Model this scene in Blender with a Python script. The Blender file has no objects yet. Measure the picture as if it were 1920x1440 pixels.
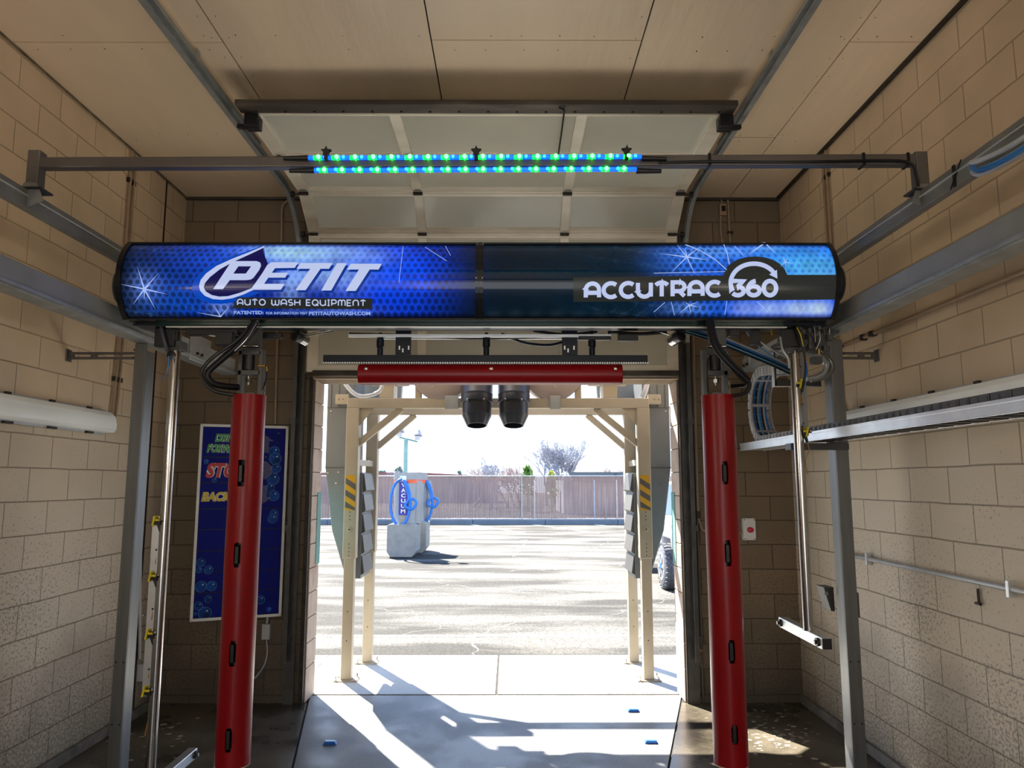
import bpy, bmesh, math, random
import numpy as np
from mathutils import Vector, Matrix, Euler
random.seed(7)
S = bpy.context.scene
C = bpy.context.collection
PI = math.pi

# ------------------------------------------------------------------ camera
F = 1395.0
CAM = Vector((0, 0, 1.80))
cd = bpy.data.cameras.new('camera'); cam = bpy.data.objects.new('camera', cd); C.objects.link(cam)
cam.location = CAM
cam.rotation_euler = (math.radians(90 + 7.59), 0, math.radians(-0.205))
cd.sensor_width = 36; cd.lens = F / 1920 * 36; cd.clip_start = 0.05; cd.clip_end = 400
S.camera = cam
R = cam.rotation_euler.to_matrix(); RT = R.transposed()

# ------------------------------------------------------------------ world, sun, added entrance fill
w = bpy.data.worlds.new('world'); S.world = w; w.use_nodes = True
nt = w.node_tree; nt.nodes.clear()
wo = nt.nodes.new('ShaderNodeOutputWorld'); wb = nt.nodes.new('ShaderNodeBackground')
tc = nt.nodes.new('ShaderNodeTexCoord'); sp = nt.nodes.new('ShaderNodeSeparateXYZ'); cr = nt.nodes.new('ShaderNodeValToRGB')
nt.links.new(tc.outputs['Generated'], sp.inputs[0]); nt.links.new(sp.outputs['Z'], cr.inputs[0])
cr.color_ramp.elements[0].position = 0.0; cr.color_ramp.elements[0].color = (0.82, 0.91, 1.0, 1)
cr.color_ramp.elements[1].position = 0.7; cr.color_ramp.elements[1].color = (0.24, 0.48, 1.0, 1)
nt.links.new(cr.outputs[0], wb.inputs['Color']); wb.inputs['Strength'].default_value = 2.5
nt.links.new(wb.outputs[0], wo.inputs[0])

SUN_DIR = Vector((0.50, -0.86, -1.11)).normalized()        # the way the light travels
sd = bpy.data.lights.new('sun', 'SUN'); sd.energy = 34.0; sd.angle = math.radians(0.6); sd.color = (1.0, 0.93, 0.82)
so = bpy.data.objects.new('sun', sd); C.objects.link(so)
so.rotation_euler = SUN_DIR.to_track_quat('-Z', 'Y').to_euler(); so.location = (-6, 14, 12)

def area(name, loc, target, sx, sy, power, color):
    d = bpy.data.lights.new(name, 'AREA'); d.shape = 'RECTANGLE'; d.size = sx; d.size_y = sy; d.energy = power; d.color = color
    o = bpy.data.objects.new(name, d); C.objects.link(o); o.location = loc
    o.rotation_euler = (Vector(target) - Vector(loc)).to_track_quat('-Z', 'Y').to_euler()
    return o
# added area light, unseen at the entrance behind the viewpoint, brightening the bay
area('added_entrance_fill', (-0.2, -5.9, 2.0), (-0.2, 6, 2.3), 4.6, 3.6, 75, (1.0, 0.90, 0.76))

S.view_settings.view_transform = 'Standard'; S.view_settings.look = 'None'
S.view_settings.exposure = 0.0; S.view_settings.gamma = 1.0; S.view_settings.use_curve_mapping = False
S.cycles.max_bounces = 8; S.cycles.diffuse_bounces = 5; S.cycles.sample_clamp_indirect = 6.0
S.cycles.use_denoising = True

# ------------------------------------------------------------------ photo geometry
def ray(px, py): return R @ Vector(((px - 960) / F, (720 - py) / F, -1))
def PY(px, py, Y): r = ray(px, py); return CAM + r * ((Y - CAM.y) / r.y)
def PXp(px, py, X): r = ray(px, py); return CAM + r * ((X - CAM.x) / r.x)
def PZ(px, py, Z): r = ray(px, py); return CAM + r * ((Z - CAM.z) / r.z)
def proj(p):
    c = RT @ (Vector(p) - CAM); return (960 - F * c.x / c.z, 720 + F * c.y / c.z)

# ------------------------------------------------------------------ materials
MATS = {}
def _nodes(name):
    m = bpy.data.materials.new(name); m.use_nodes = True; n = m.node_tree
    b = n.nodes['Principled BSDF']; return m, n, b
def setp(b, k, v):
    if k in b.inputs: b.inputs[k].default_value = v
def mat(name, col, rough=0.5, metal=0.0, var=0.12, scale=6.0, bump=0.0, emit=None, es=0.0, coat=0.0, spec=None, stretch=(1, 1, 1), bscale=None, dirt=None, dirt_col=(0.03, 0.025, 0.02), tr=0.0):
    if name in MATS: return MATS[name]
    m, n, b = _nodes(name); L = n.links.new
    t = n.nodes.new('ShaderNodeTexCoord'); mp = n.nodes.new('ShaderNodeMapping'); L(t.outputs['Object'], mp.inputs[0]); mp.inputs['Scale'].default_value = stretch
    nz = n.nodes.new('ShaderNodeTexNoise'); nz.inputs['Scale'].default_value = scale; nz.inputs['Detail'].default_value = 6; L(mp.outputs[0], nz.inputs['Vector'])
    r = n.nodes.new('ShaderNodeValToRGB'); L(nz.outputs[0], r.inputs[0])
    r.color_ramp.elements[0].position = 0.3; r.color_ramp.elements[1].position = 0.7
    r.color_ramp.elements[0].color = tuple(c * (1 - var) for c in col) + (1,)
    r.color_ramp.elements[1].color = tuple(min(1, c * (1 + var)) for c in col) + (1,)
    out = r.outputs[0]
    if dirt:
        n2 = n.nodes.new('ShaderNodeTexNoise'); n2.inputs['Scale'].default_value = dirt; n2.inputs['Detail'].default_value = 8; L(mp.outputs[0], n2.inputs['Vector'])
        r2 = n.nodes.new('ShaderNodeValToRGB'); r2.color_ramp.elements[0].position = 0.5; r2.color_ramp.elements[1].position = 0.72; L(n2.outputs[0], r2.inputs[0])
        mx = n.nodes.new('ShaderNodeMixRGB'); L(r2.outputs[0], mx.inputs[0]); L(out, mx.inputs[1]); mx.inputs[2].default_value = dirt_col + (1,); out = mx.outputs[0]
    L(out, b.inputs['Base Color'])
    setp(b, 'Roughness', rough); setp(b, 'Metallic', metal); setp(b, 'Coat Weight', coat); setp(b, 'Coat Roughness', 0.08)
    if tr: setp(b, 'Transmission Weight', tr)
    if spec is not None: setp(b, 'Specular IOR Level', spec)
    if emit: setp(b, 'Emission Color', tuple(emit) + (1,)); setp(b, 'Emission Strength', es)
    if bump:
        n3 = n.nodes.new('ShaderNodeTexNoise'); n3.inputs['Scale'].default_value = bscale or scale * 6; n3.inputs['Detail'].default_value = 4; L(mp.outputs[0], n3.inputs['Vector'])
        bp = n.nodes.new('ShaderNodeBump'); bp.inputs['Strength'].default_value = bump; bp.inputs['Distance'].default_value = 0.01; L(n3.outputs[0], bp.inputs['Height']); L(bp.outputs[0], b.inputs['Normal'])
    MATS[name] = m; return m

def block_mat(name, axis, c1, c2, mortar, phase, grime=0.8, low_pale=0.0):
    """painted split concrete block: running bond of 16 x 8 inch blocks, axis = the wall's horizontal axis"""
    m, n, b = _nodes(name); L = n.links.new
    t = n.nodes.new('ShaderNodeTexCoord'); s = n.nodes.new('ShaderNodeSeparateXYZ'); L(t.outputs['Object'], s.inputs[0])
    c = n.nodes.new('ShaderNodeCombineXYZ')
    ax = n.nodes.new('ShaderNodeMath'); ax.operation = 'ADD'; ax.inputs[1].default_value = phase; L(s.outputs[axis], ax.inputs[0])
    az = n.nodes.new('ShaderNodeMath'); az.operation = 'ADD'; az.inputs[1].default_value = -0.069 + 0.2032 * 4; L(s.outputs['Z'], az.inputs[0])
    L(ax.outputs[0], c.inputs[0]); L(az.outputs[0], c.inputs[1])
    # wobble so the joints are not ruler straight
    wz = n.nodes.new('ShaderNodeTexNoise'); wz.inputs['Scale'].default_value = 3.0; L(c.outputs[0], wz.inputs['Vector'])
    wv = n.nodes.new('ShaderNodeVectorMath'); wv.operation = 'SCALE'; wv.inputs['Scale'].default_value = 0.012; L(wz.outputs['Color'], wv.inputs[0])
    wa = n.nodes.new('ShaderNodeVectorMath'); wa.operation = 'ADD'; L(c.outputs[0], wa.inputs[0]); L(wv.outputs[0], wa.inputs[1])
    br = n.nodes.new('ShaderNodeTexBrick'); br.offset = 0.5; br.inputs['Scale'].default_value = 1.0
    br.inputs['Brick Width'].default_value = 0.4064; br.inputs['Row Height'].default_value = 0.2032
    br.inputs['Mortar Size'].default_value = 0.0045; br.inputs['Mortar Smooth'].default_value = 0.35; br.inputs['Bias'].default_value = 0
    br.inputs['Color1'].default_value = c1 + (1,); br.inputs['Color2'].default_value = c2 + (1,); br.inputs['Mortar'].default_value = mortar + (1,)
    L(wa.outputs[0], br.inputs['Vector'])
    out = br.outputs['Color']
    # broad tone variation
    nb = n.nodes.new('ShaderNodeTexNoise'); nb.inputs['Scale'].default_value = 1.3; nb.inputs['Detail'].default_value = 5; L(c.outputs[0], nb.inputs['Vector'])
    rb = n.nodes.new('ShaderNodeValToRGB'); rb.color_ramp.elements[0].position = 0.3; rb.color_ramp.elements[1].position = 0.7
    rb.color_ramp.elements[0].color = (0.80, 0.79, 0.76, 1); rb.color_ramp.elements[1].color = (1.06, 1.04, 1.0, 1); L(nb.outputs[0], rb.inputs[0])
    mb = n.nodes.new('ShaderNodeMixRGB'); mb.blend_type = 'MULTIPLY'; mb.inputs[0].default_value = 1; L(out, mb.inputs[1]); L(rb.outputs[0], mb.inputs[2]); out = mb.outputs[0]
    if low_pale:  # mixes the lower wall paler and greyer, ragged at its upper edge
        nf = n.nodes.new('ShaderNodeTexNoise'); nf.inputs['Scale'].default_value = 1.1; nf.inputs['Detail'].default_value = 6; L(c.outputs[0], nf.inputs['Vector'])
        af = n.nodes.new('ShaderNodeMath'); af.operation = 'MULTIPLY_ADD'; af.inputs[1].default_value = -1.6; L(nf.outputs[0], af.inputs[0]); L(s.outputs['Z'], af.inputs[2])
        rf_ = n.nodes.new('ShaderNodeMapRange'); rf_.inputs['From Min'].default_value = 0.9; rf_.inputs['From Max'].default_value = 2.0; rf_.inputs['To Min'].default_value = low_pale; rf_.inputs['To Max'].default_value = 0; L(af.outputs[0], rf_.inputs['Value'])
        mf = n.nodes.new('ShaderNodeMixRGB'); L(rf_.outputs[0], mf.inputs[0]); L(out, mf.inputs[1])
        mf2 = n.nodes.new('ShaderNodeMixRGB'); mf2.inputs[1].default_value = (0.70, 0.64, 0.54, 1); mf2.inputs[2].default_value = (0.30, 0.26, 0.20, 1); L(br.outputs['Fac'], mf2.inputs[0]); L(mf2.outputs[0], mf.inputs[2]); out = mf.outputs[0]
    # mildew specks and splash grime, heavier low down and in patches
    if grime:
        n2 = n.nodes.new('ShaderNodeTexNoise'); n2.inputs['Scale'].default_value = 58; n2.inputs['Detail'].default_value = 7; L(c.outputs[0], n2.inputs['Vector'])
        n4 = n.nodes.new('ShaderNodeTexNoise'); n4.inputs['Scale'].default_value = 1.8; n4.inputs['Detail'].default_value = 7; L(c.outputs[0], n4.inputs['Vector'])
        hz = n.nodes.new('ShaderNodeMapRange'); hz.inputs['From Min'].default_value = 0.0; hz.inputs['From Max'].default_value = 2.6; hz.inputs['To Min'].default_value = 0.20; hz.inputs['To Max'].default_value = -0.06; L(s.outputs['Z'], hz.inputs['Value'])
        a = n.nodes.new('ShaderNodeMath'); a.operation = 'MULTIPLY_ADD'; a.inputs[1].default_value = 0.30; L(n4.outputs[0], a.inputs[0]); L(n2.outputs[0], a.inputs[2])
        a2 = n.nodes.new('ShaderNodeMath'); a2.operation = 'ADD'; L(a.outputs[0], a2.inputs[0]); L(hz.outputs[0], a2.inputs[1])
        r2 = n.nodes.new('ShaderNodeMapRange'); r2.inputs['From Min'].default_value = 0.80; r2.inputs['From Max'].default_value = 0.90; r2.inputs['To Max'].default_value = 0.62 * grime; L(a2.outputs[0], r2.inputs['Value'])
        mg = n.nodes.new('ShaderNodeMixRGB'); L(r2.outputs[0], mg.inputs[0]); L(out, mg.inputs[1]); mg.inputs[2].default_value = (0.07, 0.065, 0.055, 1); out = mg.outputs[0]
        # black splash soil along the floor line
        a3 = n.nodes.new('ShaderNodeMath'); a3.operation = 'MULTIPLY_ADD'; a3.inputs[1].default_value = 1.5; L(n4.outputs[0], a3.inputs[0]); L(s.outputs['Z'], a3.inputs[2])
        r3 = n.nodes.new('ShaderNodeMapRange'); r3.inputs['From Min'].default_value = 0.80; r3.inputs['From Max'].default_value = 1.55; r3.inputs['To Min'].default_value = 0.80 * grime; r3.inputs['To Max'].default_value = 0; L(a3.outputs[0], r3.inputs['Value'])
        mh = n.nodes.new('ShaderNodeMixRGB'); L(r3.outputs[0], mh.inputs[0]); L(out, mh.inputs[1]); mh.inputs[2].default_value = (0.045, 0.04, 0.035, 1); out = mh.outputs[0]
    L(out, b.inputs['Base Color']); setp(b, 'Roughness', 0.55); setp(b, 'Specular IOR Level', 0.35)
    n3 = n.nodes.new('ShaderNodeTexNoise'); n3.inputs['Scale'].default_value = 55; n3.inputs['Detail'].default_value = 5; L(c.outputs[0], n3.inputs['Vector'])
    inv = n.nodes.new('ShaderNodeMath'); inv.operation = 'SUBTRACT'; inv.inputs[0].default_value = 1; L(br.outputs['Fac'], inv.inputs[1])
    b1 = n.nodes.new('ShaderNodeBump'); b1.inputs['Strength'].default_value = 0.9; b1.inputs['Distance'].default_value = 0.008; L(inv.outputs[0], b1.inputs['Height'])
    b2 = n.nodes.new('ShaderNodeBump'); b2.inputs['Strength'].default_value = 0.22; b2.inputs['Distance'].default_value = 0.004; L(n3.outputs[0], b2.inputs['Height']); L(b1.outputs[0], b2.inputs['Normal'])
    L(b2.outputs[0], b.inputs['Normal'])
    return m

M_galv = mat('galvanised', (0.34, 0.36, 0.36), 0.42, 0.5, 0.16, 9, 0.1, stretch=(1, 1, 0.3))
M_galv2 = mat('galvanised_post', (0.17, 0.175, 0.175), 0.36, 0.6, 0.12, 14, 0.05, stretch=(3, 3, 0.15))
M_beam = mat('beam_steel', (0.29, 0.305, 0.30), 0.5, 0.25, 0.14, 3, 0.05)
M_dark = mat('dark_steel', (0.085, 0.082, 0.08), 0.4, 0.6, 0.2, 10, 0.05)
M_grey = mat('grey_powdercoat', (0.065, 0.066, 0.066), 0.42, 0.2, 0.12, 10)
M_rail = mat('upper_rail_steel', (0.22, 0.225, 0.22), 0.5, 0.5, 0.15, 6)
M_pole = mat('brown_grey_tube', (0.12, 0.11, 0.105), 0.45, 0.4, 0.12, 8)
M_chrome = mat('polished_stainless', (0.44, 0.43, 0.42), 0.17, 1.0, 0.06, 20)
M_alu = mat('brushed_aluminium', (0.72, 0.74, 0.76), 0.34, 0.85, 0.08, 12, 0.04, stretch=(0.2, 1, 1))
M_black = mat('black_rubber', (0.006, 0.006, 0.008), 0.42, 0, 0.3, 20, spec=0.3)
M_blackp = mat('black_plastic', (0.010, 0.010, 0.012), 0.4, 0, 0.3, 20)
M_navy = mat('navy_gloss_steel', (0.004, 0.009, 0.020), 0.30, 0.0, 0.3, 4, spec=0.3)
M_red = mat('red_foam_cover', (0.24, 0.003, 0.006), 0.30, 0, 0.10, 3, 0.02, spec=0.3)
M_white = mat('white_plastic', (0.78, 0.80, 0.80), 0.35, 0, 0.05, 6)
M_lens = mat('fluorescent_lens', (0.90, 0.93, 0.93), 0.25, 0, 0.04, 2, emit=(0.9, 1.0, 0.98), es=0.06)  # unlit diffuser with a faint glow added to lift it
M_cream = mat('cream_painted_steel', (0.36, 0.315, 0.24), 0.5, 0.0, 0.07, 5, 0.02, dirt=2.5, dirt_col=(0.29, 0.25, 0.18))
M_tanpipe = mat('tan_painted_conduit', (0.36, 0.26, 0.17), 0.45, 0.1, 0.1, 8)
M_greypipe = mat('grey_conduit', (0.48, 0.50, 0.53), 0.4, 0.2, 0.08, 8)
M_door = mat('door_aluminium', (0.84, 0.79, 0.68), 0.42, 0.2, 0.10, 5, 0.03, stretch=(0.3, 1, 1), dirt=1.6, dirt_col=(0.34, 0.25, 0.15))
M_glaz = mat('translucent_door_panel', (0.60, 0.60, 0.52), 0.16, 0, 0.10, 1.2, coat=0.3)
M_seal = mat('brown_weather_seal', (0.045, 0.034, 0.025), 0.55, 0, 0.35, 12, 0.2, stretch=(0.3, 1, 1), dirt=9, dirt_col=(0.12, 0.10, 0.08))
M_hinge = mat('blackened_hinge_steel', (0.035, 0.028, 0.022), 0.5, 0.4, 0.4, 20)
M_wood = mat('stained_timber', (0.22, 0.16, 0.10), 0.6, 0, 0.25, 5, 0.05, stretch=(1, 1, 0.15), dirt=3.0, dirt_col=(0.20, 0.07, 0.02))
M_conc = mat('concrete_block_bare', (0.30, 0.29, 0.26), 0.85, 0, 0.12, 6, 0.2)
M_blue = mat('blue_plastic', (0.01, 0.13, 0.62), 0.25, 0, 0.1, 6)
M_bluehose = mat('blue_hose', (0.02, 0.16, 0.50), 0.25, 0, 0.15, 6)
M_ltblue = mat('light_blue_tube', (0.10, 0.32, 0.55), 0.25, 0, 0.15, 6)
M_yellow = mat('safety_yellow', (0.75, 0.62, 0.02), 0.35, 0, 0.1, 8)
M_fill = mat('added_fill_glow', (0.8, 0.84, 0.8), 0.3, 0, 0.02, 2, emit=(1.0, 0.88, 0.70), es=20)  # glow of the added, unseen fill strips toward the entrance
M_chain = mat('grey_chain_plastic', (0.33, 0.34, 0.36), 0.5, 0, 0.15, 12)
M_chaindk = mat('dark_chain_plastic', (0.10, 0.11, 0.13), 0.5, 0, 0.15, 12)
M_duct = mat('dryer_duct_metal', (0.14, 0.155, 0.165), 0.45, 0.3, 0.14, 2, 0.03)
M_nozz = mat('charcoal_dryer_plastic', (0.035, 0.038, 0.05), 0.32, 0, 0.15, 5)
M_disc = mat('blower_housing', (0.33, 0.275, 0.262), 0.4, 0.1, 0.05, 3)
M_teal = mat('teal_paint', (0.12, 0.27, 0.255), 0.6, 0, 0.1, 5)
M_navyp = mat('navy_print', (0.01, 0.01, 0.16), 0.4)
M_whitep = mat('white_print', (0.85, 0.85, 0.88), 0.5)

# ------------------------------------------------------------------ mesh helpers
class MB:
    def __init__(self): self.v = []; self.f = []
    def add(self, vs, fs):
        k = len(self.v); self.v += [tuple(x) for x in vs]; self.f += [tuple(i + k for i in f) for f in fs]; return self
    def box(self, x0, x1, y0, y1, z0, z1):
        return self.add([(x0,y0,z0),(x1,y0,z0),(x1,y1,z0),(x0,y1,z0),(x0,y0,z1),(x1,y0,z1),(x1,y1,z1),(x0,y1,z1)],
                        [(0,3,2,1),(4,5,6,7),(0,1,5,4),(1,2,6,5),(2,3,7,6),(3,0,4,7)])
    def cbox(self, c, s, rot=None):
        k = len(self.v); self.box(-s[0]/2, s[0]/2, -s[1]/2, s[1]/2, -s[2]/2, s[2]/2)
        M = rot if rot is not None else Matrix.Identity(3)
        for i in range(k, len(self.v)): self.v[i] = tuple(M @ Vector(self.v[i]) + Vector(c))
        return self
    def bar(self, p0, p1, wx, wz, up=(0, 0, 1)):
        p0, p1 = Vector(p0), Vector(p1); d = (p1 - p0).normalized(); up = Vector(up)
        a = d.cross(up)
        if a.length < 1e-4: a = d.cross(Vector((1, 0, 0)))
        a.normalize(); b = a.cross(d).normalized()
        vs = []
        for p in (p0, p1):
            for sx, sz in ((-1,-1),(1,-1),(1,1),(-1,1)): vs.append(p + a * sx * wx / 2 + b * sz * wz / 2)
        return self.add(vs, [(0,1,2,3),(7,6,5,4),(0,4,5,1),(1,5,6,2),(2,6,7,3),(3,7,4,0)])
    def cyl(self, p0, p1, r, r1=None, n=16, caps=True):
        p0, p1 = Vector(p0), Vector(p1); d = (p1 - p0).normalized(); r1 = r if r1 is None else r1
        a = d.orthogonal().normalized(); b = d.cross(a)
        vs = []
        for p, q in ((p0, r), (p1, r1)):
            for i in range(n): t = 2*PI*i/n; vs.append(p + a*math.cos(t)*q + b*math.sin(t)*q)
        fs = [(i, (i+1) % n, n+(i+1) % n, n+i) for i in range(n)]
        if caps: fs += [tuple(range(n-1, -1, -1)), tuple(range(n, 2*n))]
        return self.add(vs, fs)
    def lathe(self, prof, p0, d, n=24, closed=False):
        """prof: (distance along axis, radius)"""
        p0 = Vector(p0); d = Vector(d).normalized(); a = d.orthogonal().normalized(); b = d.cross(a); vs = []; fs = []
        for h, r in prof:
            for i in range(n): t = 2*PI*i/n; vs.append(p0 + d*h + a*math.cos(t)*r + b*math.sin(t)*r)
        for k in range(len(prof)-1):
            for i in range(n): fs.append((k*n+i, k*n+(i+1) % n, (k+1)*n+(i+1) % n, (k+1)*n+i))
        if not closed: fs += [tuple(range(n-1, -1, -1)), tuple(range((len(prof)-1)*n, len(prof)*n))]
        return self.add(vs, fs)
    def tube(self, pts, r, n=8, smooth=True, rr=None):
        pts = [Vector(p) for p in pts]
        if smooth and len(pts) > 2: pts = catmull(pts, 7)
        N = len(pts); ref = None; vs = []; fs = []
        for i, p in enumerate(pts):
            d = (pts[min(i+1, N-1)] - pts[max(i-1, 0)]).normalized()
            if ref is None: ref = d.orthogonal().normalized()
            ref = (ref - d * ref.dot(d))
            ref = ref.normalized() if ref.length > 1e-5 else d.orthogonal().normalized()
            b = d.cross(ref); q = r if rr is None else r + (rr - r) * i / (N-1)
            for k in range(n): t = 2*PI*k/n; vs.append(p + ref*math.cos(t)*q + b*math.sin(t)*q)
        for i in range(N-1):
            for k in range(n): fs.append((i*n+k, i*n+(k+1) % n, (i+1)*n+(k+1) % n, (i+1)*n+k))
        fs += [tuple(range(n-1, -1, -1)), tuple(range((N-1)*n, N*n))]
        return self.add(vs, fs)
    def extr(self, poly, vec):
        n = len(poly); vec = Vector(vec); a = [Vector(p) for p in poly]
        return self.add(a + [p + vec for p in a], [tuple(range(n-1, -1, -1)), tuple(range(n, 2*n))] + [(i, (i+1) % n, n+(i+1) % n, n+i) for i in range(n)])
    def each(self, name, m, parent=None, **kw):
        """one object per loose piece"""
        par = list(range(len(self.v)))
        def fd(i):
            while par[i] != i: par[i] = par[par[i]]; i = par[i]
            return i
        for f in self.f:
            for i in f[1:]: par[fd(i)] = fd(f[0])
        groups = {}
        for f in self.f: groups.setdefault(fd(f[0]), []).append(f)
        out = []
        for fs in groups.values():
            ids = sorted({i for f in fs for i in f}); mp_ = {i: k for k, i in enumerate(ids)}
            q = MB(); q.v = [self.v[i] for i in ids]; q.f = [tuple(mp_[i] for i in f) for f in fs]; out.append(q.build(name, m, parent, **kw))
        return out[0]
    def build(self, name, m, parent=None, smooth=False, bevel=0.0, label=None):
        me = bpy.data.meshes.new(name); off = Vector(parent['_loc']) if parent is not None and '_loc' in parent else Vector((0, 0, 0))
        me.from_pydata([tuple(Vector(v) - off) for v in self.v], [], self.f); me.update()
        bm = bmesh.new(); bm.from_mesh(me); bmesh.ops.recalc_face_normals(bm, faces=bm.faces); bm.to_mesh(me); bm.free()
        me.materials.append(m); o = bpy.data.objects.new(name, me); C.objects.link(o)
        if parent is not None:
            o.parent = parent
            if '_loc' in parent: o['_loc'] = parent['_loc']
        if smooth:
            me.polygons.foreach_set('use_smooth', [True]*len(me.polygons)); me.set_sharp_from_angle(angle=math.radians(38))
        if bevel:
            bv = o.modifiers.new('bevel', 'BEVEL'); bv.width = bevel; bv.segments = 2; bv.limit_method = 'ANGLE'
        if label: o['label'] = label
        return o
def catmull(p, n):
    out = []
    for i in range(len(p)-1):
        a, b, c, d = p[max(i-1, 0)], p[i], p[i+1], p[min(i+2, len(p)-1)]
        for k in range(n):
            t = k/n; out.append(0.5*((2*b)+(c-a)*t+(2*a-5*b+4*c-d)*t*t+(3*b-a-3*c+d)*t**3))
    out.append(p[-1]); return out
def thing(name, label, cat, loc=(0, 0, 0), group=None, kind=None):
    o = bpy.data.objects.new(name, None); C.objects.link(o); o.location = loc; o['_loc'] = tuple(loc); o.empty_display_size = 0.1
    o['label'] = label; o['category'] = cat
    if group: o['group'] = group
    if kind: o['kind'] = kind
    return o
def tag(o, label, cat, group=None, kind=None):
    o['label'] = label; o['category'] = cat
    if group: o['group'] = group
    if kind: o['kind'] = kind
    return o
def struct(o, label=None, cat=None):
    o['kind'] = 'structure'
    if label: o['label'] = label
    if cat: o['category'] = cat
    return o
def part_copy(o, parent, delta):
    c = o.copy(); C.objects.link(c); c.parent = parent; c.location = o.location + Vector(delta); return c

# ------------------------------------------------------------------ the room
XL, XR, YB, YF, ZC = -2.91, 2.435, 6.44, -6.0, 4.35
OX0, OX1, OZ = -1.70, 1.47, 2.695         # exit opening
cA, cB, cM = (0.75, 0.60, 0.43), (0.68, 0.54, 0.385), (0.36, 0.28, 0.19)
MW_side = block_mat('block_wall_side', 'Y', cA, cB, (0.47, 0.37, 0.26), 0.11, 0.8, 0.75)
MW_back = block_mat('block_wall_end_shaded', 'X', (0.225, 0.172, 0.118), (0.195, 0.148, 0.10), (0.09, 0.068, 0.045), 0.20, 0.9)  # same paint as the side walls; its shade is put into darker colours
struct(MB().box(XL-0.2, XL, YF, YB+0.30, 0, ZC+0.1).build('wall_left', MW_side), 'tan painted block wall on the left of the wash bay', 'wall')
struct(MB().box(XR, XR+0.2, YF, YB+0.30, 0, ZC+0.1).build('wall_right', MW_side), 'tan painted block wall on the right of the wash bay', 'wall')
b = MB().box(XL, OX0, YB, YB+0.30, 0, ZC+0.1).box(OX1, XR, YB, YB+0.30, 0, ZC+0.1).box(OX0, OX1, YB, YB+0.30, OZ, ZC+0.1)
struct(b.build('wall_back', MW_back), 'tan block wall around the exit opening, shade put into its colour', 'wall')
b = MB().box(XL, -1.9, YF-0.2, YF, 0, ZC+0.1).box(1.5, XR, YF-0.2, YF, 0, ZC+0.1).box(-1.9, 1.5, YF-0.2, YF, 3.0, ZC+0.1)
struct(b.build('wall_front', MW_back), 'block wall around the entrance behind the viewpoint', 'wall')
# protruding footing ledge along the walls
M_foot = mat('concrete_footing', (0.17, 0.16, 0.14), 0.7, 0, 0.3, 5, 0.2, dirt=3, dirt_col=(0.03, 0.028, 0.025))
struct(MB().box(XL, XL+0.035, YF, YB, 0, 0.069).build('baseboard_left', M_foot, bevel=0.006), 'concrete footing ledge along the left wall', 'ledge')
struct(MB().box(XR-0.035, XR, YF, YB, 0, 0.069).build('baseboard_right', M_foot, bevel=0.006), 'concrete footing ledge along the right wall', 'ledge')

# ceiling: painted plywood sheets over dark backing, 5 mm open joints
M_ceil = mat('painted_plywood_ceiling', (0.80, 0.64, 0.455), 0.34, 0, 0.10, 1.6, 0.6, bscale=11, stretch=(1.0, 0.18, 1), spec=0.5)
M_gap = mat('dark_joint', (0.012, 0.010, 0.008), 0.9)
struct(MB().box(XL, XR, YF, YB, ZC+0.012, ZC+0.1).build('ceiling', M_gap), 'dark backing above the ceiling sheets', 'ceiling')
strips = [(XL, -1.67, 4.05), (-1.67, -0.455, 2.9), (-0.455, 0.77, 4.02), (0.77, 1.98, 5.24), (1.98, XR, 4.03)]
k = 0
b = MB(); g = 0.0042
for x0, x1, ys in strips:
    ye = ys
    cuts = [YB]
    while ye < YB: ye += 2.44
    ye -= 2.44
    while ye > YF: cuts.append(ye); ye -= 2.44
    cuts.append(YF)
    for a_, b_ in zip(cuts[1:], cuts[:-1]):
        if b_ - a_ > 0.05: b.box(x0+g, x1-g, a_+g, b_-g, ZC, ZC+0.011)
struct(b.build('ceiling', M_ceil), 'cream painted plywood ceiling in staggered sheets', 'ceiling')
# rusty nail heads along sheet joints: surface marks of the ceiling
b = MB()
for yy in (4.12, 3.98, 2.85, 5.2, 5.3):
    for i in range(26):
        x = XL + 0.12 + i*0.205 + random.uniform(-0.02, 0.02)
        if random.random() < 0.55: b.cyl((x, yy+random.uniform(-0.01, 0.01), ZC-0.0015), (x, yy, ZC+0.002), 0.003, n=6)
for xx in (-1.62, -1.72, 0.73, 2.02, 1.94):
    for i in range(22):
        if random.random() < 0.7: b.cyl((xx, 1.8+i*0.2, ZC-0.0015), (xx, 1.8+i*0.2, ZC+0.002), 0.003, n=6)
struct(b.build('trim_1', M_gap), 'rusty nail heads dotted along the ceiling joints', 'nails')
# dark gap strip where ceiling meets the right wall and dirt bead on the left
struct(MB().box(XR-0.035, XR, YF, YB, ZC-0.012, ZC).build('trim_2', M_hinge), 'dark gap strip where the ceiling meets the right wall', 'trim')
struct(MB().box(XL, XL+0.014, YF, YB, ZC-0.010, ZC).build('trim_3', mat('dirty_bead', (0.17, 0.12, 0.08), 0.7, 0, 0.5, 9)), 'dark dirty bead where the ceiling meets the left wall', 'trim')
struct(MB().box(XL, XR, YB-0.03, YB, ZC-0.022, ZC).build('trim_4', M_seal), 'dark bead where the ceiling meets the exit wall', 'trim')
# control joint in the left wall
p = PXp(309, 400, XL)
struct(MB().box(XL, XL+0.003, p.y-0.012, p.y+0.012, 0, ZC-0.01).build('trim_5', M_hinge), 'dark vertical control joint in the left wall', 'joint')

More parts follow.
